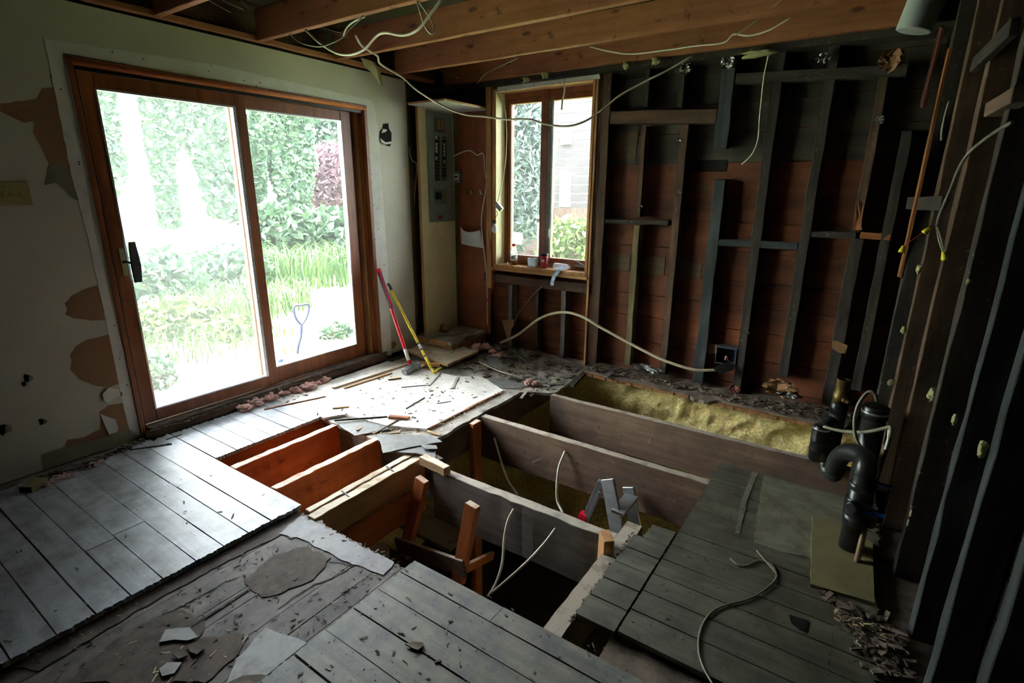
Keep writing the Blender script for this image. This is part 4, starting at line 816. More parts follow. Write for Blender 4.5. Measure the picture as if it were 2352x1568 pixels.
cable('electric_cable', [on_z(1108,742,.15), on_z(1070,762,.15), on_z(1030,770,.145), on_z(1000,772,.145), on_z(983,782,.15), on_z(985,800,.11), on_z(1005,812,.09), on_z(1040,808,.13), on_z(1062,780,.16), on_z(1085,762,.15), on_z(1105,750,.15)], .0045, M_cableg, 'grey wire looped around the lump on the closet platform')
cable('electric_cable', [on_z(1100,790,.03), on_z(1150,785,.02), on_z(1180,800,.012), on_z(1198,822,.008), on_z(1215,830,.006)], .005, M_cableg, 'grey wire on the floor in front of the stub studs')
cable('electric_cable', [on_z(1100,830,.03), on_z(1130,845,.012), on_z(1165,858,.01), on_z(1190,862,.006)], .004, M_cable, 'thin white wire lying on the linoleum pieces')
cable('electric_cable', [on_x(940,330,-3.84), on_x(942,355,-3.80), on_x(948,370,-3.79), on_x(957,380,-3.80), on_x(953,440,-3.82), on_x(951,480,-3.83)], .005, M_cable2, 'beige cable in the dark gap beside the closet')
cable('electric_cable', lerpy([(2325,280),(2272,312),(2225,352),(2200,392),(2182,438),(2160,488),(2152,518)], 2.25, 2.9), .0055, M_cableg, 'yellowish cable bowing along the right wall studs')
wn = thing('wire_splices', on_rw(2152, 560, -.05), 'dangling wires with yellow twist connectors on the right wall', 'wires')
for pts, m in (([(2152,518),(2160,545),(2167,575)], M_cable), ([(2150,518),(2156,550),(2165,578)], M_cable), ([(2150,518),(2130,528),(2105,545),(2080,562)], M_wred), ([(2150,520),(2136,520),(2128,526)], M_black)):
    bm = B(); tube(bm, [on_y(x, y, 2.9) for x, y in pts], .003, 5); finish('wire', bm, m, wn)
for a, b_ in (((2168,578),(2170,597)), ((2136,523),(2122,536)), ((2077,564),(2070,580))):
    bm = B(); p, q = on_y(*a, 2.9), on_y(*b_, 2.9); d = (q-p); lathe(bm, [(.008,0),(.013,d.length*.8),(.013,d.length)], p, d, 10); part_label(finish('twist_connector', bm, M_yel, wn), 'yellow twist connector')
cable('electric_cable', [on_y(x, y, 3.3) for x, y in ((2181,232),(2172,262),(2164,300),(2163,322))], .006, M_cableg, 'short grey cable stub high on the right wall')
cable('electric_cable', cy([(1136,1005,2.86),(1148,1048,2.83),(1164,1098,2.80),(1190,1138,2.74)]), .009, M_cable, 'white cable leaving the left end of the middle brown joist')
cable('electric_cable', cy([(1298,1036,2.88),(1284,1072,2.83),(1279,1118,2.80),(1281,1152,2.78),(1293,1178,2.74)]), .009, M_cable, 'white cable threaded through the middle brown joist')
cable('electric_cable', cy([(1180,1168,2.11),(1166,1198,2.07),(1158,1240,2.04),(1154,1290,2.0),(1142,1332,1.96),(1122,1368,1.92)]), .008, M_cable, 'white cable hanging from the left half of the grey joist')
cable('electric_cable', cy([(1276,1213,2.11),(1252,1245,2.06),(1215,1285,2.0),(1175,1322,1.96),(1128,1362,1.92)]), .007, M_cable, 'white cable slanting from the middle of the grey joist')
cable('floor_wire', [on_z(x, y, .006) for x, y in ((1677,1282),(1695,1297),(1715,1298),(1740,1287),(1765,1292),(1780,1308),(1782,1328),(1762,1350),(1720,1375),(1670,1388),(1635,1405),(1612,1438),(1604,1478),(1610,1518),(1628,1556),(1650,1590))], .004, M_cableg, 'olive grey wire curving across the olive floorboards', 'wire')
cable('straw_wire', [on_z(x, y, z) for x, y, z in ((1738,1264,.006),(1762,1292,.016),(1787,1322,.006))], .0025, M_light, 'short pale straw crossing the curved floor wire', 'wire')
for i, (p, q, d_) in enumerate((((470,-5),(530,28),1.9),((500,-5),(560,22),1.95),((545,-8),(575,20),2.0),((715,55),(790,78),2.7),((735,66),(800,86),2.75),((925,106),(958,124),3.35),((940,100),(968,118),3.35),((1010,160),(1050,178),4.0))):
    cable('ceiling_wire', [on_y(*p, d_), on_y((p[0]+q[0])/2, (p[1]+q[1])/2+1, d_), on_y(*q, d_)], .003, M_cableg, ['leftmost thin grey wire above the ledger at the top left','second thin grey wire beside the leftmost one','third thin grey wire, nearest the second joist','lower thin wire in the bay before the middle joist','upper thin wire in the bay before the middle joist','nearer thin wire in the bay behind the middle joist','farther thin wire in the bay behind the middle joist','thin wire in the last bay above the closet'][i], 'wire', 'thin wires between the ceiling joists', n=5)
# hanging bulb
hb = thing('hanging_bulb', on_y(1137, 530, 4.34), 'white light bulb in a black socket hanging beside the window', 'light bulb')
bm = B(); tube(bm, cy([(1141,213,4.39),(1158,245,4.36),(1163,290,4.35),(1163,330,4.35),(1160,380,4.34),(1152,425,4.34),(1143,462,4.34)]), .004, 6); finish('hanging_cable', bm, M_cable, hb)
bm = B(); c = on_y(1146, 474, 4.34); bar(bm, c+Vector((-.035,0,.03)), c+Vector((.035,0,-.035)), .035, .045, (0,1,0)); finish('junction_cover', bm, M_steel, hb, .003)
bm = B(); tube(bm, cy([(1140,483,4.34),(1143,492,4.34),(1137,499,4.34)]), .003, 5); finish('short_wire', bm, M_black, hb)
c = on_y(1136, 511, 4.34); bm = B(); lathe(bm, [(.012,.03),(.016,.028),(.016,-.006),(.013,-.01)], c, (0,0,1), 16); finish('lamp_socket', bm, M_black, hb)
bm = B(); lathe(bm, [(.012,0),(.015,-.015),(.027,-.035),(.033,-.055),(.031,-.073),(.020,-.087),(.004,-.093)], c-Vector((0,0,.008)), (0,0,1), 20); finish('bulb', bm, M_bulb, hb)

# ================================================================== WINDOW SILL THINGS
SZ = .8725
def sill_at(px, py=None, y=4.47): p = on_y(px, 612, y); return Vector((p.x, y, SZ))
p = sill_at(1180, y=4.48); bt = thing('sports_drink_bottle', p, 'clear drink bottle with red cap and a little orange drink', 'bottle')
bm = B(); lathe(bm, [(.032,0),(.036,.006),(.036,.10),(.031,.108),(.037,.118),(.037,.135),(.030,.165),(.017,.182),(.016,.19)], p); finish('bottle_body', bm, G_plastic, bt)
bm = B(); lathe(bm, [(.031,.003),(.0345,.008),(.0345,.04)], p); finish('drink', bm, M_drink, bt)
bm = B(); lathe(bm, [(.019,.188),(.019,.21),(.016,.212)], p); part_label(finish('cap', bm, M_red, bt), 'red screw cap')
bm = B(); lathe(bm, [(.0365,.045),(.0365,.10)], p); lb = finish('bottle_label', bm, M_white, bt)
def text(name, body, size, loc, rot, m, parent, depth=.0006):
    cu = bpy.data.curves.new(name, 'FONT'); cu.body = body; cu.size = size; cu.extrude = depth; cu.align_x = 'CENTER'; cu.align_y = 'CENTER'
    o = bpy.data.objects.new(name, cu); COL.objects.link(o); cu.materials.append(m); o.parent = parent
    pw = Vector((0,0,0)); q = parent
    while q is not None: pw += q.location; q = q.parent
    dg = bpy.context.evaluated_depsgraph_get(); me = bpy.data.meshes.new_from_object(o.evaluated_get(dg)); bpy.data.objects.remove(o)
    o = bpy.data.objects.new(name, me); COL.objects.link(o); o.parent = parent
    if not me.materials: me.materials.append(m)
    o.location = Vector(loc)-pw; o.rotation_euler = rot; return o
text('bottle_letter', 'G', .035, p+Vector((.012,-.0372,.075)), (math.pi/2, 0, .3), M_black, lb)
p = sill_at(1224, y=4.475); bm = B(); lathe(bm, [(.050,0),(.053,.004),(.056,.085),(.054,.085),(.051,.006)], p); tag(finish('plastic_tub', bm, G_plastic), 'empty clear plastic tub on the window sill', 'tub')
p = sill_at(1249, y=4.455); cu_ = thing('coffee_cup', p, 'red paper coffee cup with black lid on the window sill', 'cup')
bm = B(); lathe(bm, [(.030,0),(.031,.002),(.043,.125),(.042,.127)], p); finish('cup_body', bm, mat('cup_red', rgb(160, 22, 34), rgb(176, 28, 40), rough=.5, bump=0), cu_)
bm = B(); lathe(bm, [(.045,.124),(.046,.130),(.043,.133),(.042,.143),(.039,.144)], p); part_label(finish('cup_lid', bm, M_black, cu_), 'black plastic lid')
ml = [(0,-.5),(.03,-.22),(.26,-.26),(.22,-.12),(.46,.08),(.36,.13),(.40,.30),(.2,.24),(.17,.32),(.07,.16),(.11,.42),(.06,.38),(0,.55)]; ml = ml+[(-x, y) for x, y in ml[-2:0:-1]]
nv = Vector((.30,-.95,0)).normalized(); sv = Vector((nv.y*-1, nv.x, 0)); cc = p+nv*.0385+Vector((0,0,.075))
bm = B(); slab(bm, [cc+sv*x*.042+Vector((0,0,y*.042)) for x, y in ml], nv*.002); part_label(finish('leaf_emblem', bm, M_comp, cu_), 'white maple leaf emblem')
a, b_ = sill_at(1272, y=4.45), sill_at(1310, y=4.44); wb2 = thing('water_bottle', a, 'empty clear water bottle lying on its side on the sill', 'bottle')
bm = B(); d = (b_-a); prof = [(.02,0),(.031,.012)]+[(.031-.002*(i%2), .02+i*.012) for i in range(9)]+[(.026,.145),(.014,.165),(.013,.178)]; lathe(bm, prof, a+Vector((0,0,.033)), d, 20); finish('bottle_body', bm, G_plastic, wb2)
bm = B(); q = sill_at(1290, y=4.43)
for i, (u, v) in enumerate([((0,.0,.034),(0,-.05,.004)),((0,-.05,.004),(-.035,-.075,-.05)),((-.035,-.075,-.05),(-.055,-.078,-.105)),((-.055,-.078,-.105),(-.05,-.08,-.14))]): bar(bm, q+Vector(u), q+Vector(v), .036, .0015, (1,0,0))
part_label(finish('peeled_label', bm, mat('blue_white_label', rgb(110, 170, 220), rgb(226, 234, 244), (30, 30, 30), rough=.5, bump=0), wb2), 'peeled blue and white label hanging over the sill')
bm = B(); lathe(bm, [(.010,0),(.012,.01),(.003,.022)], sill_at(1166, y=4.46)); tag(finish('paper_scrap', bm, M_white), 'tiny white scrap at the left end of the window sill', 'scrap')

# ================================================================== TOOLS
hd = on_z(945, 846, .035); top = on_x(869, 618, -3.785)
sl = thing('sledgehammer', (hd.x, hd.y, 0), 'red and grey sledgehammer leaning beside the sliding door', 'sledgehammer')
u1 = on_z(924, 854, .03); u2 = on_z(965, 834, .045); dd = (u2-u1).normalized(); L_ = .20
bm = B(); lathe(bm, [(.030,-L_/2),(.038,-L_/2+.012),(.038,-.03),(.033,0),(.038,.03),(.038,L_/2-.012),(.030,L_/2)], hd, dd, 8)
for f in bm.faces: f.smooth = False
finish('hammer_head', bm, M_steel, sl)
ax_ = (top-hd); 
def hp_(t): return hd+ax_*t
bm = B(); tube(bm, [hp_(.04), hp_(.35), hp_(.62)], .0165, 10); finish('handle', bm, M_red, sl)
bm = B(); tube(bm, [hp_(.60), hp_(.75), hp_(.97)], .019, 10, rfun=lambda t: .0175+.0025*t); part_label(finish('grip', bm, M_grip, sl), 'dark grey rubber grip')
bm = B(); tube(bm, [hp_(.96), hp_(1.0)], .023, 10); tube(bm, [hp_(.62)+Vector((.0135,-.006,0)), hp_(.97)+Vector((.0135,-.008,0))], .010, 6); part_label(finish('grip_cap', bm, M_red, sl), 'red end cap and grip line')
bm = B(); q = hp_(.13); tube(bm, [hp_(.08), hp_(.19)], .0172, 10); part_label(finish('maker_sticker', bm, M_white, sl), 'white sticker near the head')
ft = on_z(994, 853, .02); tp = on_x(891, 652, -3.79); tp.x = max(tp.x, -3.80)
pb = thing('pry_bar', (ft.x, ft.y, 0), 'long yellow wrecking bar leaning against the sledgehammer', 'pry bar')
ax2 = tp-ft
bm = B(); tube(bm, [ft+ax2*.03, ft+ax2*.5, ft+ax2*.93], .0135, 6); finish('bar_shaft', bm, M_yel, pb)
bm = B(); tip = on_z(1013, 845, .012); tube(bm, [ft+ax2*.04, ft+ax2*.01+Vector((.01,0,0)), ft+Vector((.02,-.0,-.006)), tip.lerp(ft, .4)+Vector((0,0,-.002)), tip], .012, 6); part_label(finish('claw_foot', bm, M_yel, pb), 'bent claw at the foot')
bm = B(); tube(bm, [ft+ax2*.92, ft+ax2*.97+Vector((.012,0,0)), ft+ax2*1.0+Vector((0,0,.0))], .013, 6); part_label(finish('top_claw', bm, M_black, pb), 'dark worn top claw')
for t0, t1, m_ in ((.235,.25,M_grip),(.25,.30,M_white),(.30,.315,M_grip),(.16,.175,M_grip)):
    bm = B(); tube(bm, [ft+ax2*t0, ft+ax2*t1], .0143, 6); finish('bar_band', bm, m_, pb)

# ================================================================== BOXES, SWITCH PLATE, DUCT
a, b_ = on_x(-12, 415, WX), on_x(76, 472, WX); c_ = on_x(62, 417, WX)
sp = thing('switch_plate', (WX, (a.y+b_.y)/2, b_.z), 'tan triple switch plate on the left wall', 'switch plate')
bm = B(); box(bm, (WX+.001, a.y-.02, on_x(40,472,WX).z), (WX+.008, (b_.y+c_.y)/2, on_x(40,418,WX).z)); finish('plate', bm, M_olivep, sp, .002)
for x in (8, 24, 46):
    p = on_x(x, 445, WX+.008); bm = B(); box(bm, (WX+.008, p.y-.006, p.z-.012), (WX+.018, p.y+.006, p.z+.006)); finish('toggle', bm, M_olivep, sp, .001)
    for y in (428, 462): p = on_x(x, y, WX+.008); bm = B(); lathe(bm, [(.003,0),(.002,.0015)], p, (1,0,0), 8); finish('plate_screw', bm, M_steel, sp)
a, b_ = on_y(1648, 792, 4.46), on_y(1690, 838, 4.46); eb = thing('outlet_box', (a.x, 4.48, b_.z), 'black plastic outlet box between studs, red and white wires inside', 'outlet box')
bm = B(); box(bm, (a.x, 4.42, b_.z), (a.x+.006, 4.54, a.z)); box(bm, (b_.x-.006, 4.42, b_.z), (b_.x, 4.54, a.z)); box(bm, (a.x, 4.42, b_.z), (b_.x, 4.54, b_.z+.006)); box(bm, (a.x, 4.42, a.z-.006), (b_.x, 4.54, a.z)); box(bm, (a.x, 4.53, b_.z), (b_.x, 4.54, a.z)); finish('box_shell', bm, M_grip, eb)
p = on_y(1668, 822, 4.44)
bm = B(); tube(bm, [p+Vector((-.01,0,-.02)), p+Vector((0,-.01,.02)), p+Vector((.02,0,-.02))], .003, 5); finish('white_wire', bm, M_cable, eb); bm = B(); tube(bm, [p+Vector((-.005,0,-.02)), p+Vector((.004,-.01,.012)), p+Vector((.014,0,-.02))], .003, 5); finish('red_wire', bm, M_wred, eb)
a = on_y(1640, 838, 4.38); bm = B(); slab(bm, [on_y(1640,845,4.36), on_y(1668,832,4.36), on_y(1690,836,4.37), on_y(1686,848,4.38), on_y(1655,858,4.38)], (0,-.02,0)); tag(finish('cover_plate', bm, M_black), 'black plate at the end of the thick beige cable', 'plate')
a = on_y(1632, 790, 4.50); lumber('mounting_scrap', on_y(1628,800,4.50), on_y(1650,802,4.50), .02, .085, wood('raw','X'), 'orange wood scrap holding the outlet box', 'scrap wood', side=(0,1,0))
# flexible duct
bm = B(); pts = []; p0 = on_y(2102, 62, 3.55); p1 = on_y(2140, -30, 3.55)
d = (p1-p0); prof = []
for i in range(46): prof.append((.075+(.004 if i % 2 else -.003), -.02+d.length*1.25*i/45))
prof = [(.065,-.02)]+prof; lathe(bm, prof, p0, d, 28); du = finish('flexible_duct', bm, M_duct); tag(du, 'ribbed grey flexible duct hanging from the ceiling corner', 'duct')

# ================================================================== PLUMBING ON THE RIGHT
def pipe(name, pts, r, m, parent, n=20, k=6): bm = B(); tube(bm, pts, r, n, k=k); return finish(name, bm, m, parent)
base = on_z(1951, 1262, .02)
ds = thing('drain_stack', (base.x, base.y, .015), 'black plastic drain stack with a curved trap', 'drain pipe')
ya = base.y+.03; r0 = .047
tz = on_y(1998, 1092, ya).z
s0 = Vector((base.x, ya, .015)); s1 = Vector((base.x+.0, ya, tz))
pipe('stack_pipe', [s0, s1], r0, M_abs, ds)
for t, h_ in ((.33,.05),(.60,.03),(.80,.03)): bm = B(); c = s0.lerp(s1, t); lathe(bm, [(r0,0),(r0+.006,.003),(r0+.006,h_),(r0,h_+.003)], c, (0,0,1), 24); finish('pipe_collar', bm, M_abs, ds)
bm = B(); c = s0.lerp(s1, .62); lathe(bm, [(.028,0),(.028,.055),(.022,.06)], c+Vector((-.0,-.02,0)), (-.5,-.86,0), 18); finish('cleanout_plug', bm, M_abs, ds)
tp_ = [s1-Vector((0,0,.02)), s1+Vector((-.002,.01,.03)), on_y(1985,1052,ya+.06), on_y(1962,1040,ya+.12), on_y(1938,1042,ya+.17), on_y(1922,1060,ya+.2), on_y(1917,1082,ya+.21)]
pipe('trap_bend', tp_, .043, M_abs, ds)
pipe('trap_return', [on_y(1922,1080,ya+.21), on_y(1912,1092,ya+.22), on_y(1900,1080,ya+.26), on_y(1897,1062,ya+.28)], .034, M_abs, ds)
sb_ = thing('capped_pipe', on_y(1990, 1075, 3.0), 'upright black pipe with a dark cap and pale band behind the trap', 'drain pipe')
zt, zb = on_y(2010, 938, 3.0).z, -.05; xb = on_y(2008, 960, 3.0).x
sb_.location = (xb, 3.0, zb); pipe('pipe', [(xb, 3.0, zb), (xb, 3.0, zt)], .052, M_abs, sb_); bm = B(); lathe(bm, [(.056,-.05),(.058,-.03),(.058,.01),(.050,.016)], (xb,3.0,zt), (0,0,1), 24); finish('rubber_cap', bm, M_abs, sb_); bm = B(); lathe(bm, [(.0595,-.022),(.0595,-.010)], (xb,3.0,zt), (0,0,1), 24); part_label(finish('clamp_band', bm, M_alu, sb_), 'pale metal clamp band')
yc = 3.55; xc = on_y(1922, 960, yc).x; zt = on_y(1938, 885, yc).z; zb = on_y(1890, 1045, yc).z-.1
sc_ = thing('vent_pipe', (xc, yc, zb), 'black vent pipe with an open brass top by the foam ledge', 'vent pipe')
z1_ = on_y(1925, 935, yc).z
pipe('lower_pipe', [(xc,yc,zb),(xc,yc,z1_)], .045, M_abs, sc_); bm = B(); lathe(bm, [(.04,0),(.047,.005),(.047,.07),(.04,.075)], (xc,yc,z1_-.04), (0,0,1), 24); finish('rubber_coupling', bm, M_black, sc_)
bm = B(); lathe(bm, [(.04,0),(.043,.06),(.036,.065),(.036,.15),(.032,.15),(.032,.07)], (xc,yc,z1_+.03), (0,0,1), 24); part_label(finish('brass_top', bm, M_brass, sc_), 'open brass pipe end')
bm = B(); lathe(bm, [(.018,0),(.020,.05),(.012,.052),(.012,.08)], (xc,yc,z1_+.06), (.6,-.78,0), 14); finish('brass_outlet', bm, M_brass, sc_)
zc = on_y(1893, 975, yc-.1).z; xk = on_y(1883, 1005, yc-.1).x
pipe('wye_branch', [(xc,yc,zc-.02),(xc-.03,yc-.04,zc+.0),(xk,yc-.1,zc-.05)], .038, M_abs, sc_)
bm = B(); lathe(bm, [(.034,-.24),(.046,-.22),(.048,-.17),(.050,-.165),(.048,-.16),(.048,-.11),(.050,-.105),(.048,-.10),(.048,-.03),(.044,-.01),(.030,0)], (xk,yc-.1,zc), (0,0,1), 24); finish('ribbed_coupling', bm, M_black, sc_)
bm = B(); lathe(bm, [(.0495,-.03),(.0495,-.018)], (xk,yc-.1,zc), (0,0,1), 24); part_label(finish('steel_clamp', bm, M_alu, sc_), 'shiny steel clamp')
cable('grey_hose', cy([(2014,922,3.0),(2008,903,3.0),(1992,902,3.0),(1972,928,2.98),(1963,965,2.96),(1966,1005,2.94),(1985,1040,2.92),(2012,1078,2.9),(2016,1090,2.9)]), .009, M_cableg, 'grey hose looping over the capped pipe', 'hose')
cable('grey_hose', cy([(1893,980,3.42),(1935,990,3.2),(1985,992,2.95),(2030,984,2.8),(2046,982,2.76),(2045,1000,2.76),(2036,1022,2.78)]), .009, M_cableg, 'grey hose running level in front of the black pipes', 'hose')
cp = thing('water_pipe', on_z(1965, 1298, .015), 'thin old water pipe with two blue valves beside the drain stack', 'water pipe')
pipe('pipe', cy([(2036,1022,2.78),(2022,1065,2.76),(2006,1120,2.72),(1996,1170,2.66),(1982,1230,2.6),(1966,1298,2.53)]), .013, M_copper, cp, 10)
for x, y, d_ in ((2018,1112,2.66),(2002,1178,2.60)):
    p = on_y(x, y, d_); bm = B(); bar(bm, p+Vector((-.02,0,.0)), p+Vector((.05,-.01,.004)), .018, .012); lathe(bm, [(.016,0),(.016,.02)], p+Vector((-.012,0,-.01)), (0,0,1), 12); part_label(finish('valve_handle', bm, M_blue, cp), 'blue valve handle')
bm = B(); lathe(bm, [(.02,0),(.022,.03),(.02,.06)], on_y(2001,1195,2.63)-Vector((0,0,.03)), (0,0,1), 12); finish('pipe_union', bm, M_copper, cp)
cable('white_tube', cy([(2042,985,2.78),(2040,1010,2.76),(2034,1032,2.75)]), .006, M_white, 'short white tube end on the grey hose', 'tube')
# plywood patch round the pipes
bm = B(); slab(bm, ragged([on_z(x, y, .016) for x, y in ((1866,1184),(1930,1204),(2004,1245),(2010,1384),(1862,1340))], .002), (0,0,-.014)); tag(finish('plywood_patch', bm, mat('olive_plywood', rgb(116, 108, 72), rgb(140, 130, 92), (2, 2, 2), rough=.7, bump=.2, dirt=rgb(80, 72, 46), dirt_amt=.6)), 'olive plywood patch lying under the drain stack', 'plywood')
for i, (x, y) in enumerate(((1938,1408),(1960,1425))): p = on_z(x, y, -.03); bm = B(); box(bm, (p.x-.05, p.y-.03, -.04+i*.0), (p.x+.04, p.y+.03, .004)); tag(finish('brick_scrap', bm, wood('red','X')), ('reddish wood scrap under the front edge of the plywood patch','second reddish scrap in the dark beside the plywood patch')[i], 'scrap wood')
# ================================================================== INSULATION, BLOBS
from mathutils import noise as MN
def blob(bm, c, r, sub=3, amp=.35, fr=18):
    ret = bmesh.ops.create_icosphere(bm, subdivisions=sub, radius=1); off = Vector((random.random()*50,)*3)
    for v in ret['verts']:
        n = v.co.normalized(); q = 1+amp*MN.noise(v.co*2.2+off)+amp*.6*MN.noise(v.co*5+off); v.co = Vector(c)+Vector((n.x*r[0]*q, n.y*r[1]*q, n.z*r[2]*q))
    for v in ret['verts']:
        for f in v.link_faces: f.smooth = True
bm = B()
for i in range(34):
    t = i/33; x = 556+(745-556)*t; y = 936+(872-936)*t; p = on_z(x+random.uniform(-6,6), y+random.uniform(-5,5), .01); s = random.uniform(.018,.045); blob(bm, (p.x, p.y, s*.45), (s*1.3, s*1.2, s*.6), 3, .7)
tag(finish('insulation_fluff', bm, M_pink), 'pink insulation fluff strewn along the door sill', 'insulation', kind='stuff')
for px, py, s, z, l in ((1105,808,.09,.03,'pink insulation clump on the floor in front of the closet'),(1136,820,.05,.02,'smaller pink insulation clump near the stub studs'),(1222,882,.05,0,'pink insulation tuft at the torn edge of the floor')):
    bm = B()
    for i in range(6): p = on_z(px+random.uniform(-14,14), py+random.uniform(-6,6), 0); q = s*random.uniform(.4,.8); blob(bm, (p.x, p.y, z+q*.3), (q, q, q*.6), 3, .7)
    tag(finish('insulation_clump', bm, M_pink), l, 'insulation')
for px, py, off, r, l in ((2112,616,-.02,(.022,.032,.034),'long pale foam blob high among the right wall studs'),(2076,757,-.02,(.02,.028,.03),'pale foam blob halfway down the right wall'),(2045,878,-.02,(.02,.026,.026),'pale foam blob above the capped pipe'),(2144,905,.02,(.03,.04,.045),'greenish foam lump behind the right wall studs'),(2193,962,-.01,(.012,.018,.03),'small white fluff on the pale dusty stud'),(2224,646,-.01,(.01,.014,.014),'tiny white fluff on the right wall studs'),(2258,1030,-.01,(.02,.03,.04),'dusty fluff low on the broad grey stud')):
    bm = B(); p = on_rw(px, py, off); r = tuple(v*.62 for v in r); blob(bm, p, r, 3, .5); blob(bm, p+Vector((0,r[1]*.6,-r[2]*.8)), tuple(v*.6 for v in r), 3, .5); tag(finish('foam_blob', bm, M_foamc), l, 'foam blob', 'foam blobs on the right wall')
dt = thing('oval_tags', on_rw(2092,1195,-.01), 'two pale yellow oval tags on the lower right studs', 'tags')
for x, y in ((2092,1178),(2086,1200)): bm = B(); p = on_rw(x, y, -.012); blob(bm, p, (.004,.011,.017), 2, .05); finish('tag', bm, M_foamc, dt)
for (px, l) in (([(828,132),(852,140),(866,160),(874,196),(868,186),(852,165),(838,155)],'yellow glass-wool wisp hanging from the ledger above the sliding door'),):
    bm = B(); slab(bm, [on_y(x, y, 2.95) for x, y in px], (0,.03,.0)); tag(finish('wool_wisp', bm, M_foamc), l, 'insulation')
for px, py, l in ((1440,150,'pale wool tuft poking below the last joist, nearer the window'),(1507,140,'smaller wool tuft poking below the last joist'),(1252,172,'wool tuft above the window'),(1208,182,'wool tuft above the left corner of the window'),(1745,122,'wide yellow wool scrap on the last joist above the hanging cable')):
    bm = B(); p = on_y(px, py, 4.30); blob(bm, p, (.03 if px != 1745 else .09,.015,.025), 3, .9); tag(finish('wool_tuft', bm, M_foamc), l, 'insulation', 'wool tufts at the last joist')
def foil(px, py, y, s, m, l, name='foil_scrap', cat='foil', kx=1., kz=1.):
    bm = B(); c = on_y(px, py, y); V = [[None]*9 for _ in range(9)]
    for i in range(9):
        for j in range(9): V[i][j] = bm.verts.new(c+Vector(((i-4)*s*.25*kx*(1-.08*abs(j-4))+random.gauss(0,s*.07), random.gauss(0,s*.14)-s*.3-.2*s*math.cos(i), ((j-4)*s*.21*(1-.08*abs(i-4))+random.gauss(0,s*.07))*kz)))
    for i in range(8):
        for j in range(8):
            if m is M_kraft or random.random() < .93: bm.faces.new((V[i][j], V[i+1][j], V[i+1][j+1], V[i][j+1]))
    o = finish(name, bm, m); q = o.modifiers.new('s', 'SOLIDIFY'); q.thickness = .0015; return tag(o, l, cat)
for a in ((1578,158,4.40,.05,M_silver,'bright silver foil at the top of a short stud'),(1675,145,4.40,.06,M_silver,'dull foil wrapped on the wide charred stud top'),(1893,135,4.40,.045,M_silver,'silver foil scrap high on the right studs'),(2022,275,4.38,.03,M_silver,'small foil twist on the splintered stud'),
          (1560,322,4.42,.02,M_silver,'tiny foil staple scrap on the long brown stud'),(1562,441,4.42,.02,M_silver,'foil fleck lower on the long brown stud'),(1718,764,4.42,.018,M_silver,'bright foil fleck low on the stud left of the corner bays'),(1473,474,4.42,.015,M_silver,'foil fleck on the split stud')): foil(*a)
foil(2048,140,4.30,.075,M_kraft,'torn kraft paper flap high in the far right corner','paper_flap','paper')
foil(1490,845,4.36,.075,M_silver,'crumpled silver foil sheet at the foot of the olive stud','foil_sheet','foil',2.0,.6)
foil(1795,888,4.33,.11,M_kraft,'crumpled kraft paper heap at the foot of the back wall','crumpled_paper','paper',1.2,.8)
foil(1812,905,4.28,.07,M_silver,'foil beside the crumpled kraft paper','foil_scrap','foil',1.4,.4)
foil(1688,893,4.30,.05,mat('reddish_rag', rgb(110, 60, 52), rgb(150, 92, 80), (9, 9, 9), rough=.9), 'reddish rag scrap at a stud foot','rag_scrap','rag')
for px, m, l in (([(1152,735),(1180,733),(1182,745),(1174,758),(1168,790),(1163,770),(1157,750)], M_paper, 'torn brown paper scrap on the first stub stud'),
                 ([(1912,782),(1922,783),(1947,793),(1942,812),(1928,810),(1911,800)], M_kraft, 'brown card tab nailed to the thick stud')):
    bm = B(); slab(bm, [on_y(x, y, BY-.004) for x, y in px], (0,-.003,0)); tag(finish('paper_scrap', bm, m), l, 'paper scrap')

# ================================================================== DEBRIS
def chips(name, polys, n, smin, smax, m, z, label, thick=.3, long=2.2, pz=0.):
    bm = B()
    for P_ in polys:
        xs = [p[0] for p in P_]; ys = [p[1] for p in P_]; k = 0
        Q = [on_z(x, y, z) for x, y in P_]; Q2 = [(q.x, q.y) for q in Q]; xs = [q[0] for q in Q2]; ys = [q[1] for q in Q2]
        while k < n:
            a, b_ = random.uniform(min(xs), max(xs)), random.uniform(min(ys), max(ys))
            if not inpoly(a, b_, Q2): continue
            k += 1; s = smin+(smax-smin)*random.random()**2.5; an = random.uniform(0, 6.28); l = s*random.uniform(1, long); d = Vector((math.cos(an), math.sin(an), random.gauss(0,.12)))*l/2
            t = s*thick*random.uniform(.3, 1); c = Vector((a, b_, z+t/2+.001+abs(d.z)+random.random()*pz)); bar(bm, c-d, c+d, s*random.uniform(.35,.9), t, taper=random.uniform(.3,1))
    return tag(finish(name, bm, m), label, 'debris', kind='stuff')
WHT = [(560,935),(740,880),(960,840),(1040,850),(1175,875),(1130,915),(985,980),(870,985),(760,960),(640,930)]
chips('dark_chips', [WHT], 260, .004, .022, M_chip, .0, 'dark chips scattered over the bright plywood')
chips('pale_chips', [WHT, [(985,985),(1185,880),(1190,892),(1005,1000)]], 160, .003, .014, M_light, .0, 'pale wood crumbs on the plywood')
LIN = [(1050,850),(1160,792),(1340,845),(1280,900),(1190,895),(1150,868)]
chips('linoleum_chips', [LIN], 650, .004, .04, M_chip, -.02, 'broken linoleum chips in front of the window studs', .25)
chips('pale_chips', [LIN, [(760,965),(985,980),(1010,1000),(870,1000)]], 120, .004, .03, M_light, -.02, 'pale splinters among the linoleum chips', .3, 4)
LED = [(1345,850),(1360,836),(1600,890),(1700,915),(1900,940),(1960,960),(1900,972),(1740,938),(1600,903)]
chips('ledge_rubble', [LED], 1500, .004, .034, M_dust, .0, 'plaster and dirt rubble on the back ledge', .5, 1.6, .03)
chips('ledge_rubble', [LED], 130, .004, .02, M_light, .01, 'pale crumbs on the back ledge', .5, 2.2, .03)
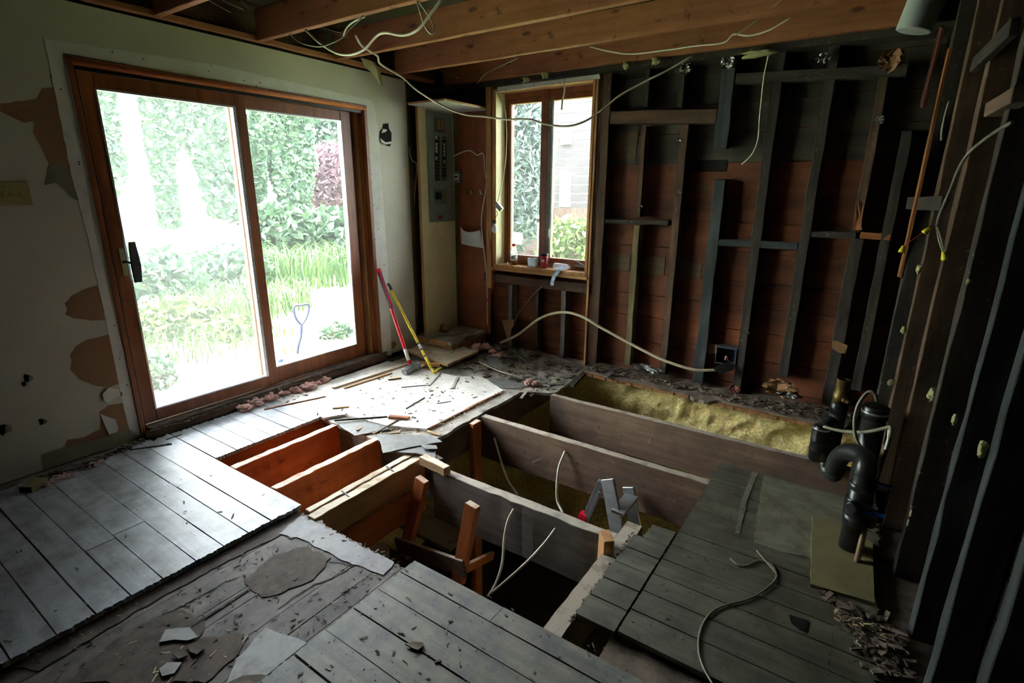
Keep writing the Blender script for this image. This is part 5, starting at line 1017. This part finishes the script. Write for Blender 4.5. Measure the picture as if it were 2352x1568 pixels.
chips('sill_rubble', [[(340,1000),(860,822),(868,812),(640,880),(345,985)]], 240, .004, .024, M_chip, .05, 'grit on the rotten door sill', .4, 2)
chips('wall_foot_rubble', [[(0,1140),(70,1110),(200,1075),(330,1010),(300,1030),(180,1075),(95,1100)]], 360, .005, .03, M_chip, .0, 'dusty rubble at the foot of the left wall', .5, 2.5, .02)
chips('wall_foot_fluff', [[(60,1125),(230,1060),(240,1068),(110,1120)]], 90, .005, .02, M_pink, .0, 'dusty pinkish fluff at the foot of the left wall', .4, 2.5, .02)
UND = [(0,1550),(220,1430),(420,1320),(690,1185),(930,1290),(760,1440),(600,1568),(100,1568)]
chips('underfloor_chips', [UND], 900, .002, .012, M_chip, -.03, 'chips and dirt on the sunken underfloor', .3, 3)
chips('underfloor_splinters', [UND, [(0,1530),(400,1325),(420,1335),(60,1540)], [(330,1400),(560,1400),(560,1568),(300,1568)]], 60, .002, .008, M_light, -.03, 'small pale splinters on the sunken underfloor', .4, 6)
chips('near_floor_specks', [[(640,1568),(945,1290),(1300,1450),(1560,1560),(1560,1568)]], 170, .003, .010, M_chip, -.004, 'specks and crumbs on the near grey boards', .4, 3)
chips('painted_floor_specks', [[(0,1180),(330,1030),(560,960),(500,1050),(680,1165),(0,1500)]], 110, .002, .009, M_chip, 0, 'specks on the pale painted boards', .4, 4)
chips('right_floor_specks', [[(1450,1220),(1640,1060),(1960,1150),(1860,1340),(1900,1480),(1450,1480)]], 220, .003, .010, M_chip, 0, 'specks on the dark olive boards', .4, 3)
chips('corner_rubble', [[(1870,1350),(1920,1390),(2060,1440),(2100,1568),(1980,1568),(1930,1450)],[(1960,1110),(1990,1080),(2010,1240),(1975,1180)]], 420, .005, .035, M_dust, -.02, 'dirt and rubble in the dark lower right corner', .5, 2, .03)
chips('corner_rubble', [[(1880,1350),(1940,1420),(2050,1450),(2060,1540),(1960,1500)]], 70, .003, .014, M_light, -.0, 'pale crumbs in the lower right corner rubble', .5, 2, .03)
chips('joist_grit', [[(1320,1425),(1300,1440),(1450,1225),(1462,1215)]], 120, .004, .016, M_chip, -.03, 'grit on the joist at the right edge of the opening', .5, 2)
def stick(name, p, q, w_, h_, m, label, z=.004, z2=None, cat='stick', **k):
    a, b_ = on_z(*p, z), on_z(*q, z if z2 is None else z2); a.z += h_/2; b_.z += h_/2
    return lumber(name, a, b_, w_, h_, m, label, cat, 'loose sticks on the floor', side=Vector((0,0,1)).cross(b_-a), jit=.0008, bevel=.001)
W_ = lambda k: wood(k, 'X')
for a in (((607,941),(748,911),.014,.008,W_('fresh'),'long brown lath lying before the pink insulation'),
 ((1039,893),(1052,867),.022,.008,W_('beamgrey'),'short grey twin strip on the bright plywood'),
 ((933,939),(975,914),.010,.006,W_('dark'),'thin dark splinter in the middle of the bright plywood'),
 ((870,992),(915,965),.012,.008,W_('darkbrown'),'brown splinter over the torn floor edge'),
 ((894,960),(940,963),.035,.020,W_('fresh'),'small orange-brown block at the plywood corner'),
 ((764,939),(802,935),.016,.010,W_('raw'),'tiny tan batten behind the short joists'),
 ((768,967),(890,958),.010,.010,W_('dark'),'long black strip at the near edge of the bright plywood'),
 ((298,1034),(395,1020),.012,.006,W_('dark'),'black strip near the corner of the left wall'),
 ((382,1010),(418,998),.008,.005,W_('darkbrown'),'thin bent sliver below the sliding door'),
 ((986,887),(1012,858),.010,.008,W_('beamgrey'),'grey sliver beside the foot of the pry bar'),
 ((922,890),(990,884),.008,.006,W_('beamgrey'),'thin horizontal sliver before the sledgehammer'),
 ((1004,927),(1036,922),.006,.005,W_('darkbrown'),'dark sliver near the plywood edge strip'),
 ((891,872),(920,868),.045,.014,W_('pale'),'short pale block beneath the sledgehammer'),
 ((765,893),(935,838),.028,.016,W_('pale'),'long pale batten running from the door sill to the hammer'),
 ((790,893),(900,858),.018,.012,W_('raw'),'second batten lying beside the long pale one'),
 ((962,838),(1012,842),.045,.03,W_('raw'),'stubby tan offcut behind the pry bar'),
 ((960,848),(1000,826),.03,.016,W_('pale'),'pale offcut under the pry bar'),
 ((1172,872),(1192,878),.05,.024,W_('dark'),'small dark-ended block among the linoleum pieces'),
 ((1098,872),(1125,862),.04,.006,W_('dark'),'black shingle edge on the linoleum'),
 ((1285,820),(1340,840),.012,.01,W_('beamgrey'),'grey sliver beside the window corner stud'),
 ((1400,845),(1440,865),.008,.008,W_('pale'),'pale sliver on the back ledge'),
 ((430,1447),(608,1330),.014,.004,W_('dark'),'long straight black seam strip on the sunken underfloor'),
 ((60,1132),(98,1108),.07,.035,W_('olive'),'small olive block at the foot of the left wall')):
    stick('wood_stick' if 'block' not in a[5] and 'offcut' not in a[5] else 'wood_block', *a, z=(.0 if a[0][1] > 800 and a[0][0] < 1060 else -.02) if a[0][1] < 1200 else -.03, cat='stick' if 'block' not in a[5] else 'block')
def shard(name, px, z, t, m, label, cat='sheet', dz=None):
    P_ = [on_z(x, y, z) for x, y in px]
    if dz:
        for i, d in enumerate(dz): P_[i].z += d
    bm = B(); slab(bm, ragged(P_, .004, .04), (0,0,-t)); return tag(finish(name, bm, m), label, cat, 'loose sheets on the floor')
shard('linoleum_piece', [(866,996),(990,1000),(1016,1014),(955,1024),(880,1040)], .01, .004, M_linoch, 'large grey linoleum piece jutting over the dark opening')
shard('linoleum_piece', [(900,1036),(962,1022),(1000,1028),(1000,1052),(955,1040)], .002, .004, M_linoch, 'grey linoleum scrap above the doubled pale joist')
shard('linoleum_piece', [(965,1020),(1002,1022),(1005,1030),(975,1030)], .02, .004, M_linoch, 'small bent linoleum strip with a white stick across it')
shard('linoleum_piece', [(1118,822),(1138,812),(1160,842),(1150,848),(1125,838)], .03, .004, M_linoch, 'blue-grey linoleum tile propped on the pink insulation')
shard('linoleum_piece', [(770,968),(880,962),(892,985),(815,1000),(790,985)], -.008, .004, M_linoch, 'flat grey linoleum behind the short joists')
shard('linoleum_piece', [(1100,885),(1130,866),(1185,868),(1220,885),(1180,892)], -.012, .005, M_linoch, 'broken linoleum layers at the torn floor edge')
shard('linoleum_piece', [(380,1445),(435,1440),(455,1462),(430,1470),(400,1468),(365,1474)], -.018, .004, M_linoch, 'pale blue-grey shard on the sunken underfloor')
shard('linoleum_piece', [(545,1510),(610,1440),(705,1475),(700,1480),(590,1568),(520,1568)], -.024, .005, M_linoch, 'big blue-grey linoleum corner at the near edge of the sunken strip')
shard('linoleum_piece', [(365,1535),(385,1520),(418,1520),(400,1545),(372,1552)], -.018, .004, M_linoch, 'dark grey shard near the lower left of the sunken strip')
shard('tar_shard', [(1812,1411),(1858,1424),(1852,1450),(1838,1446),(1818,1430)], .004, .003, M_black, 'black tar shard on the olive boards')
shard('tar_shard', [(930,1478),(945,1473),(972,1474),(973,1482),(960,1492),(948,1488)], .006, .005, M_chip, 'crumbling dark flake on the near grey boards')
shard('tar_shard', [(1388,862),(1405,842),(1412,848),(1396,868)], .03, .01, M_steel, 'grey metal strip leaning at the foot of the window stud')
shard('loose_board', [(932,803),(1028,836),(1098,806),(1050,790),(975,785)], .052, .024, wood('pale','X'), 'pale thick board lying in front of the closet platform', 'board')
shard('floor_shelf', [(1310,880),(1340,852),(1345,856),(1318,886)], .0, .02, W_('dark'), 'torn dark sheet edge at the corner of the foam ledge', 'sheet')
bm = B(); p = on_z(1022, 762, .138); blob(bm, p+Vector((0,0,.026)), (.05,.035,.03), 3, .5); blob(bm, p+Vector((-.03,0,.05)), (.022,.02,.03), 3, .3); tag(finish('plaster_lump', bm, M_kraft), 'brown plaster lump on the closet platform', 'lump')
bm = B(); p = on_z(1108, 742, .138)
for i in range(5): bar(bm, p+Vector((random.uniform(-.03,.03), random.uniform(-.02,.02), .01)), p+Vector((random.uniform(-.03,.03), random.uniform(-.02,.02), .05)), .025, .012)
tag(finish('metal_connector', bm, M_steel), 'tangled metal cable connector on the closet platform', 'connector')
for (px, l) in (([(520,1568),(560,1550),(600,1548),(640,1556),(600,1568)],'black shingle edge at the bottom of the sunken strip'),([(430,1480),(455,1474),(470,1488),(452,1502),(436,1496)],'dark flake between the two grey shards'),([(395,1500),(420,1492),(432,1504),(410,1512)],'second dark flake near the grey shards')): shard('tar_shard', px, -.016, .005, M_chip, l)
bm = B()
for i in range(7): p = on_x(946+random.uniform(-3,3), 430+i*17, -3.93); blob(bm, p, (.02,.022,.035), 3, .6)
tag(finish('stuffed_insulation', bm, M_kraft), 'brown insulation stuffed in the gap left of the closet', 'insulation')
# torn hanging linoleum strips at the edge of the opening
for i, (x, y) in enumerate(((1210,905),(1232,900),(1262,892))):
    a, b_ = on_z(x, y-8, -.01), on_z(x-14, y+10, -.05); lumber('torn_strip', a, b_, .03, .006, wood('beamgrey','X'), ('first','middle','last')[i]+' torn strip hanging over the opening, counted from the plywood', 'strip', 'torn strips at the floor edge', n=3, jit=.002)
# cracks in the sunken floor: thin dark open gaps
def crack(pts, z, w_, label, par=None):
    bm = B(); P_ = [on_z(x, y, z) for x, y in pts]
    Q = []
    for i in range(len(P_)-1):
        for j in range(5): Q.append(P_[i].lerp(P_[i+1], j/5)+Vector((random.gauss(0,.004), random.gauss(0,.004), 0)))
    Q.append(P_[-1]); n = len(Q); vt = []
    for i, q in enumerate(Q):
        d = (Q[min(i+1,n-1)]-Q[max(i-1,0)]).normalized(); s = Vector((-d.y, d.x, 0)); k = w_*(.4+.6*math.sin(math.pi*i/(n-1)))*random.uniform(.5,1.2); vt.append((bm.verts.new(q+s*k), bm.verts.new(q-s*k)))
    for i in range(n-1): bm.faces.new((vt[i][0], vt[i+1][0], vt[i+1][1], vt[i][1]))
    return finish('crack', bm, M_void, par, recalc=False)
fl1 = bpy.data.objects['floor.001']
for pts in ([(350,1420),(395,1402),(430,1385),(475,1360),(530,1330),(580,1315)],[(655,1325),(690,1315),(710,1290),(770,1290),(810,1300)],[(160,1490),(200,1470),(220,1485)],[(690,1195),(730,1220),(780,1235),(830,1250)],[(640,1395),(700,1355),(760,1330),(830,1290)]): crack(pts, -.0285, .004, '', fl1)
fl5 = bpy.data.objects['floor.005']
for i in range(26):
    x, y = random.uniform(1130,1300), random.uniform(815,885); crack([(x,y),(x+random.uniform(-30,30),y+random.uniform(-10,10)),(x+random.uniform(-40,40),y+random.uniform(-14,14))], -.0200, .003, '', fl5)

# ================================================================== BELOW THE FLOOR
lumber('basement_post', (-2.22, 2.80, -2.2), (-2.22, 2.80, -.03), .045, .09, wood('orange','Z'), 'upright brown post beside the middle joist', 'post', side=(1,0,0))
tf = thing('trestle_frame', on_y(1000, 1330, 1.95), 'brown wooden trestle frame standing in the basement', 'trestle')
for a, b_, n_, y_ in (((970,1100),(930,1275),'leg',2.0),((1086,1158),(1052,1335),'leg',1.92)):
    bm = B(); bar(bm, on_y(*a, y_), on_y(*b_, y_-.05), .075, .045, (1,0,0), 5, .001); finish(n_, bm, wood('orange','Z'), tf, .003)
bm = B(); bar(bm, on_y(912,1250,1.92), on_y(1068,1306,1.86), .025, .10, (0,1,0), 6, .001); part_label(finish('cross_board', bm, wood('beam','X'), tf, .003), 'dusty grey-brown cross board')
bm = B(); bar(bm, on_y(1060,1310,1.9), on_y(1130,1275,2.4), .03, .05, None, 4, .001); finish('side_rail', bm, wood('orange','Y'), tf, .003)
bm = B(); slab(bm, [on_z(x, y, -.95) for x, y in ((846,1168),(905,1135),(1098,1198),(1032,1262))], (0,0,-.03)); tag(finish('dusty_shelf_board', bm, wood('beamgrey','X')), 'wide dusty grey board in the basement below the doubled joist', 'board')
bk = on_z(868, 1262, -1.35); bkt = thing('paint_bucket', (bk.x, bk.y, -1.6), 'white plastic bucket standing deep in the basement', 'bucket')
bm = B(); lathe(bm, [(.08,0),(.095,.24),(.10,.25),(.09,.25),(.076,.02)], (bk.x, bk.y, -1.6)); finish('bucket_body', bm, M_shelfw, bkt)
bm = B(); box(bm, (bk.x-.3, bk.y-.3, -1.64), (bk.x+.3, bk.y+.3, -1.6)); tag(finish('low_bench', bm, wood('darkbrown','X')), 'dark bench top carrying the white bucket', 'bench')
for i in (-.25,.25): lumber('bench_leg', (bk.x+i, bk.y, -2.2), (bk.x+i, bk.y, -1.64), .05, .05, wood('darkbrown','Z'), '', '', parent=bpy.data.objects['low_bench'])
ld = thing('step_ladder', on_y(1410, 1240, 2.6), 'aluminium step ladder with a red foot below the middle joist', 'ladder')
ld.location.z = -2.2
apex = on_y(1398, 1095, 2.72)
bm = B(); bar(bm, on_y(1396,1100,2.70), on_y(1420,1235,2.60), .022, .085, (0,1,0)); finish('front_rail', bm, M_alu, ld, .002)
bm = B(); bar(bm, on_y(1380,1104,2.72), on_y(1338,1200,2.72), .03, .03, (0,1,0)); bar(bm, on_y(1378,1130,2.70), on_y(1350,1195,2.70), .012, .02, (0,1,0)); finish('rear_brace', bm, M_alu, ld, .002)
bm = B(); bar(bm, on_y(1342,1178,2.715), on_y(1335,1200,2.71), .05, .05, (0,1,0)); part_label(finish('red_bracket', bm, M_red, ld, .002), 'red plastic bracket')
bm = B(); bar(bm, on_y(1443,1118,2.85), on_y(1462,1225,2.80), .02, .075, (0,1,0)); finish('back_rail', bm, M_alu, ld, .002)
bm = B(); bar(bm, on_y(1418,1178,2.62), on_y(1452,1138,2.84), .085, .02, (1,0,0)); finish('step', bm, M_alu, ld, .002)
for x, y, p2, l in ((1245,1052,(1222,1062),'bent nail in the middle brown joist'),(1497,1000,(1490,1018),'bent nail in the rear brown joist')):
    bm = B(); yy = 2.88 if y > 1020 else 3.55; tube(bm, [on_y(x+1, y-1, yy), on_y(x, y, yy-.04), on_y(*p2, yy-.05)], .003, 6, smooth=False); tag(finish('bent_nail', bm, M_steel), l, 'nail')
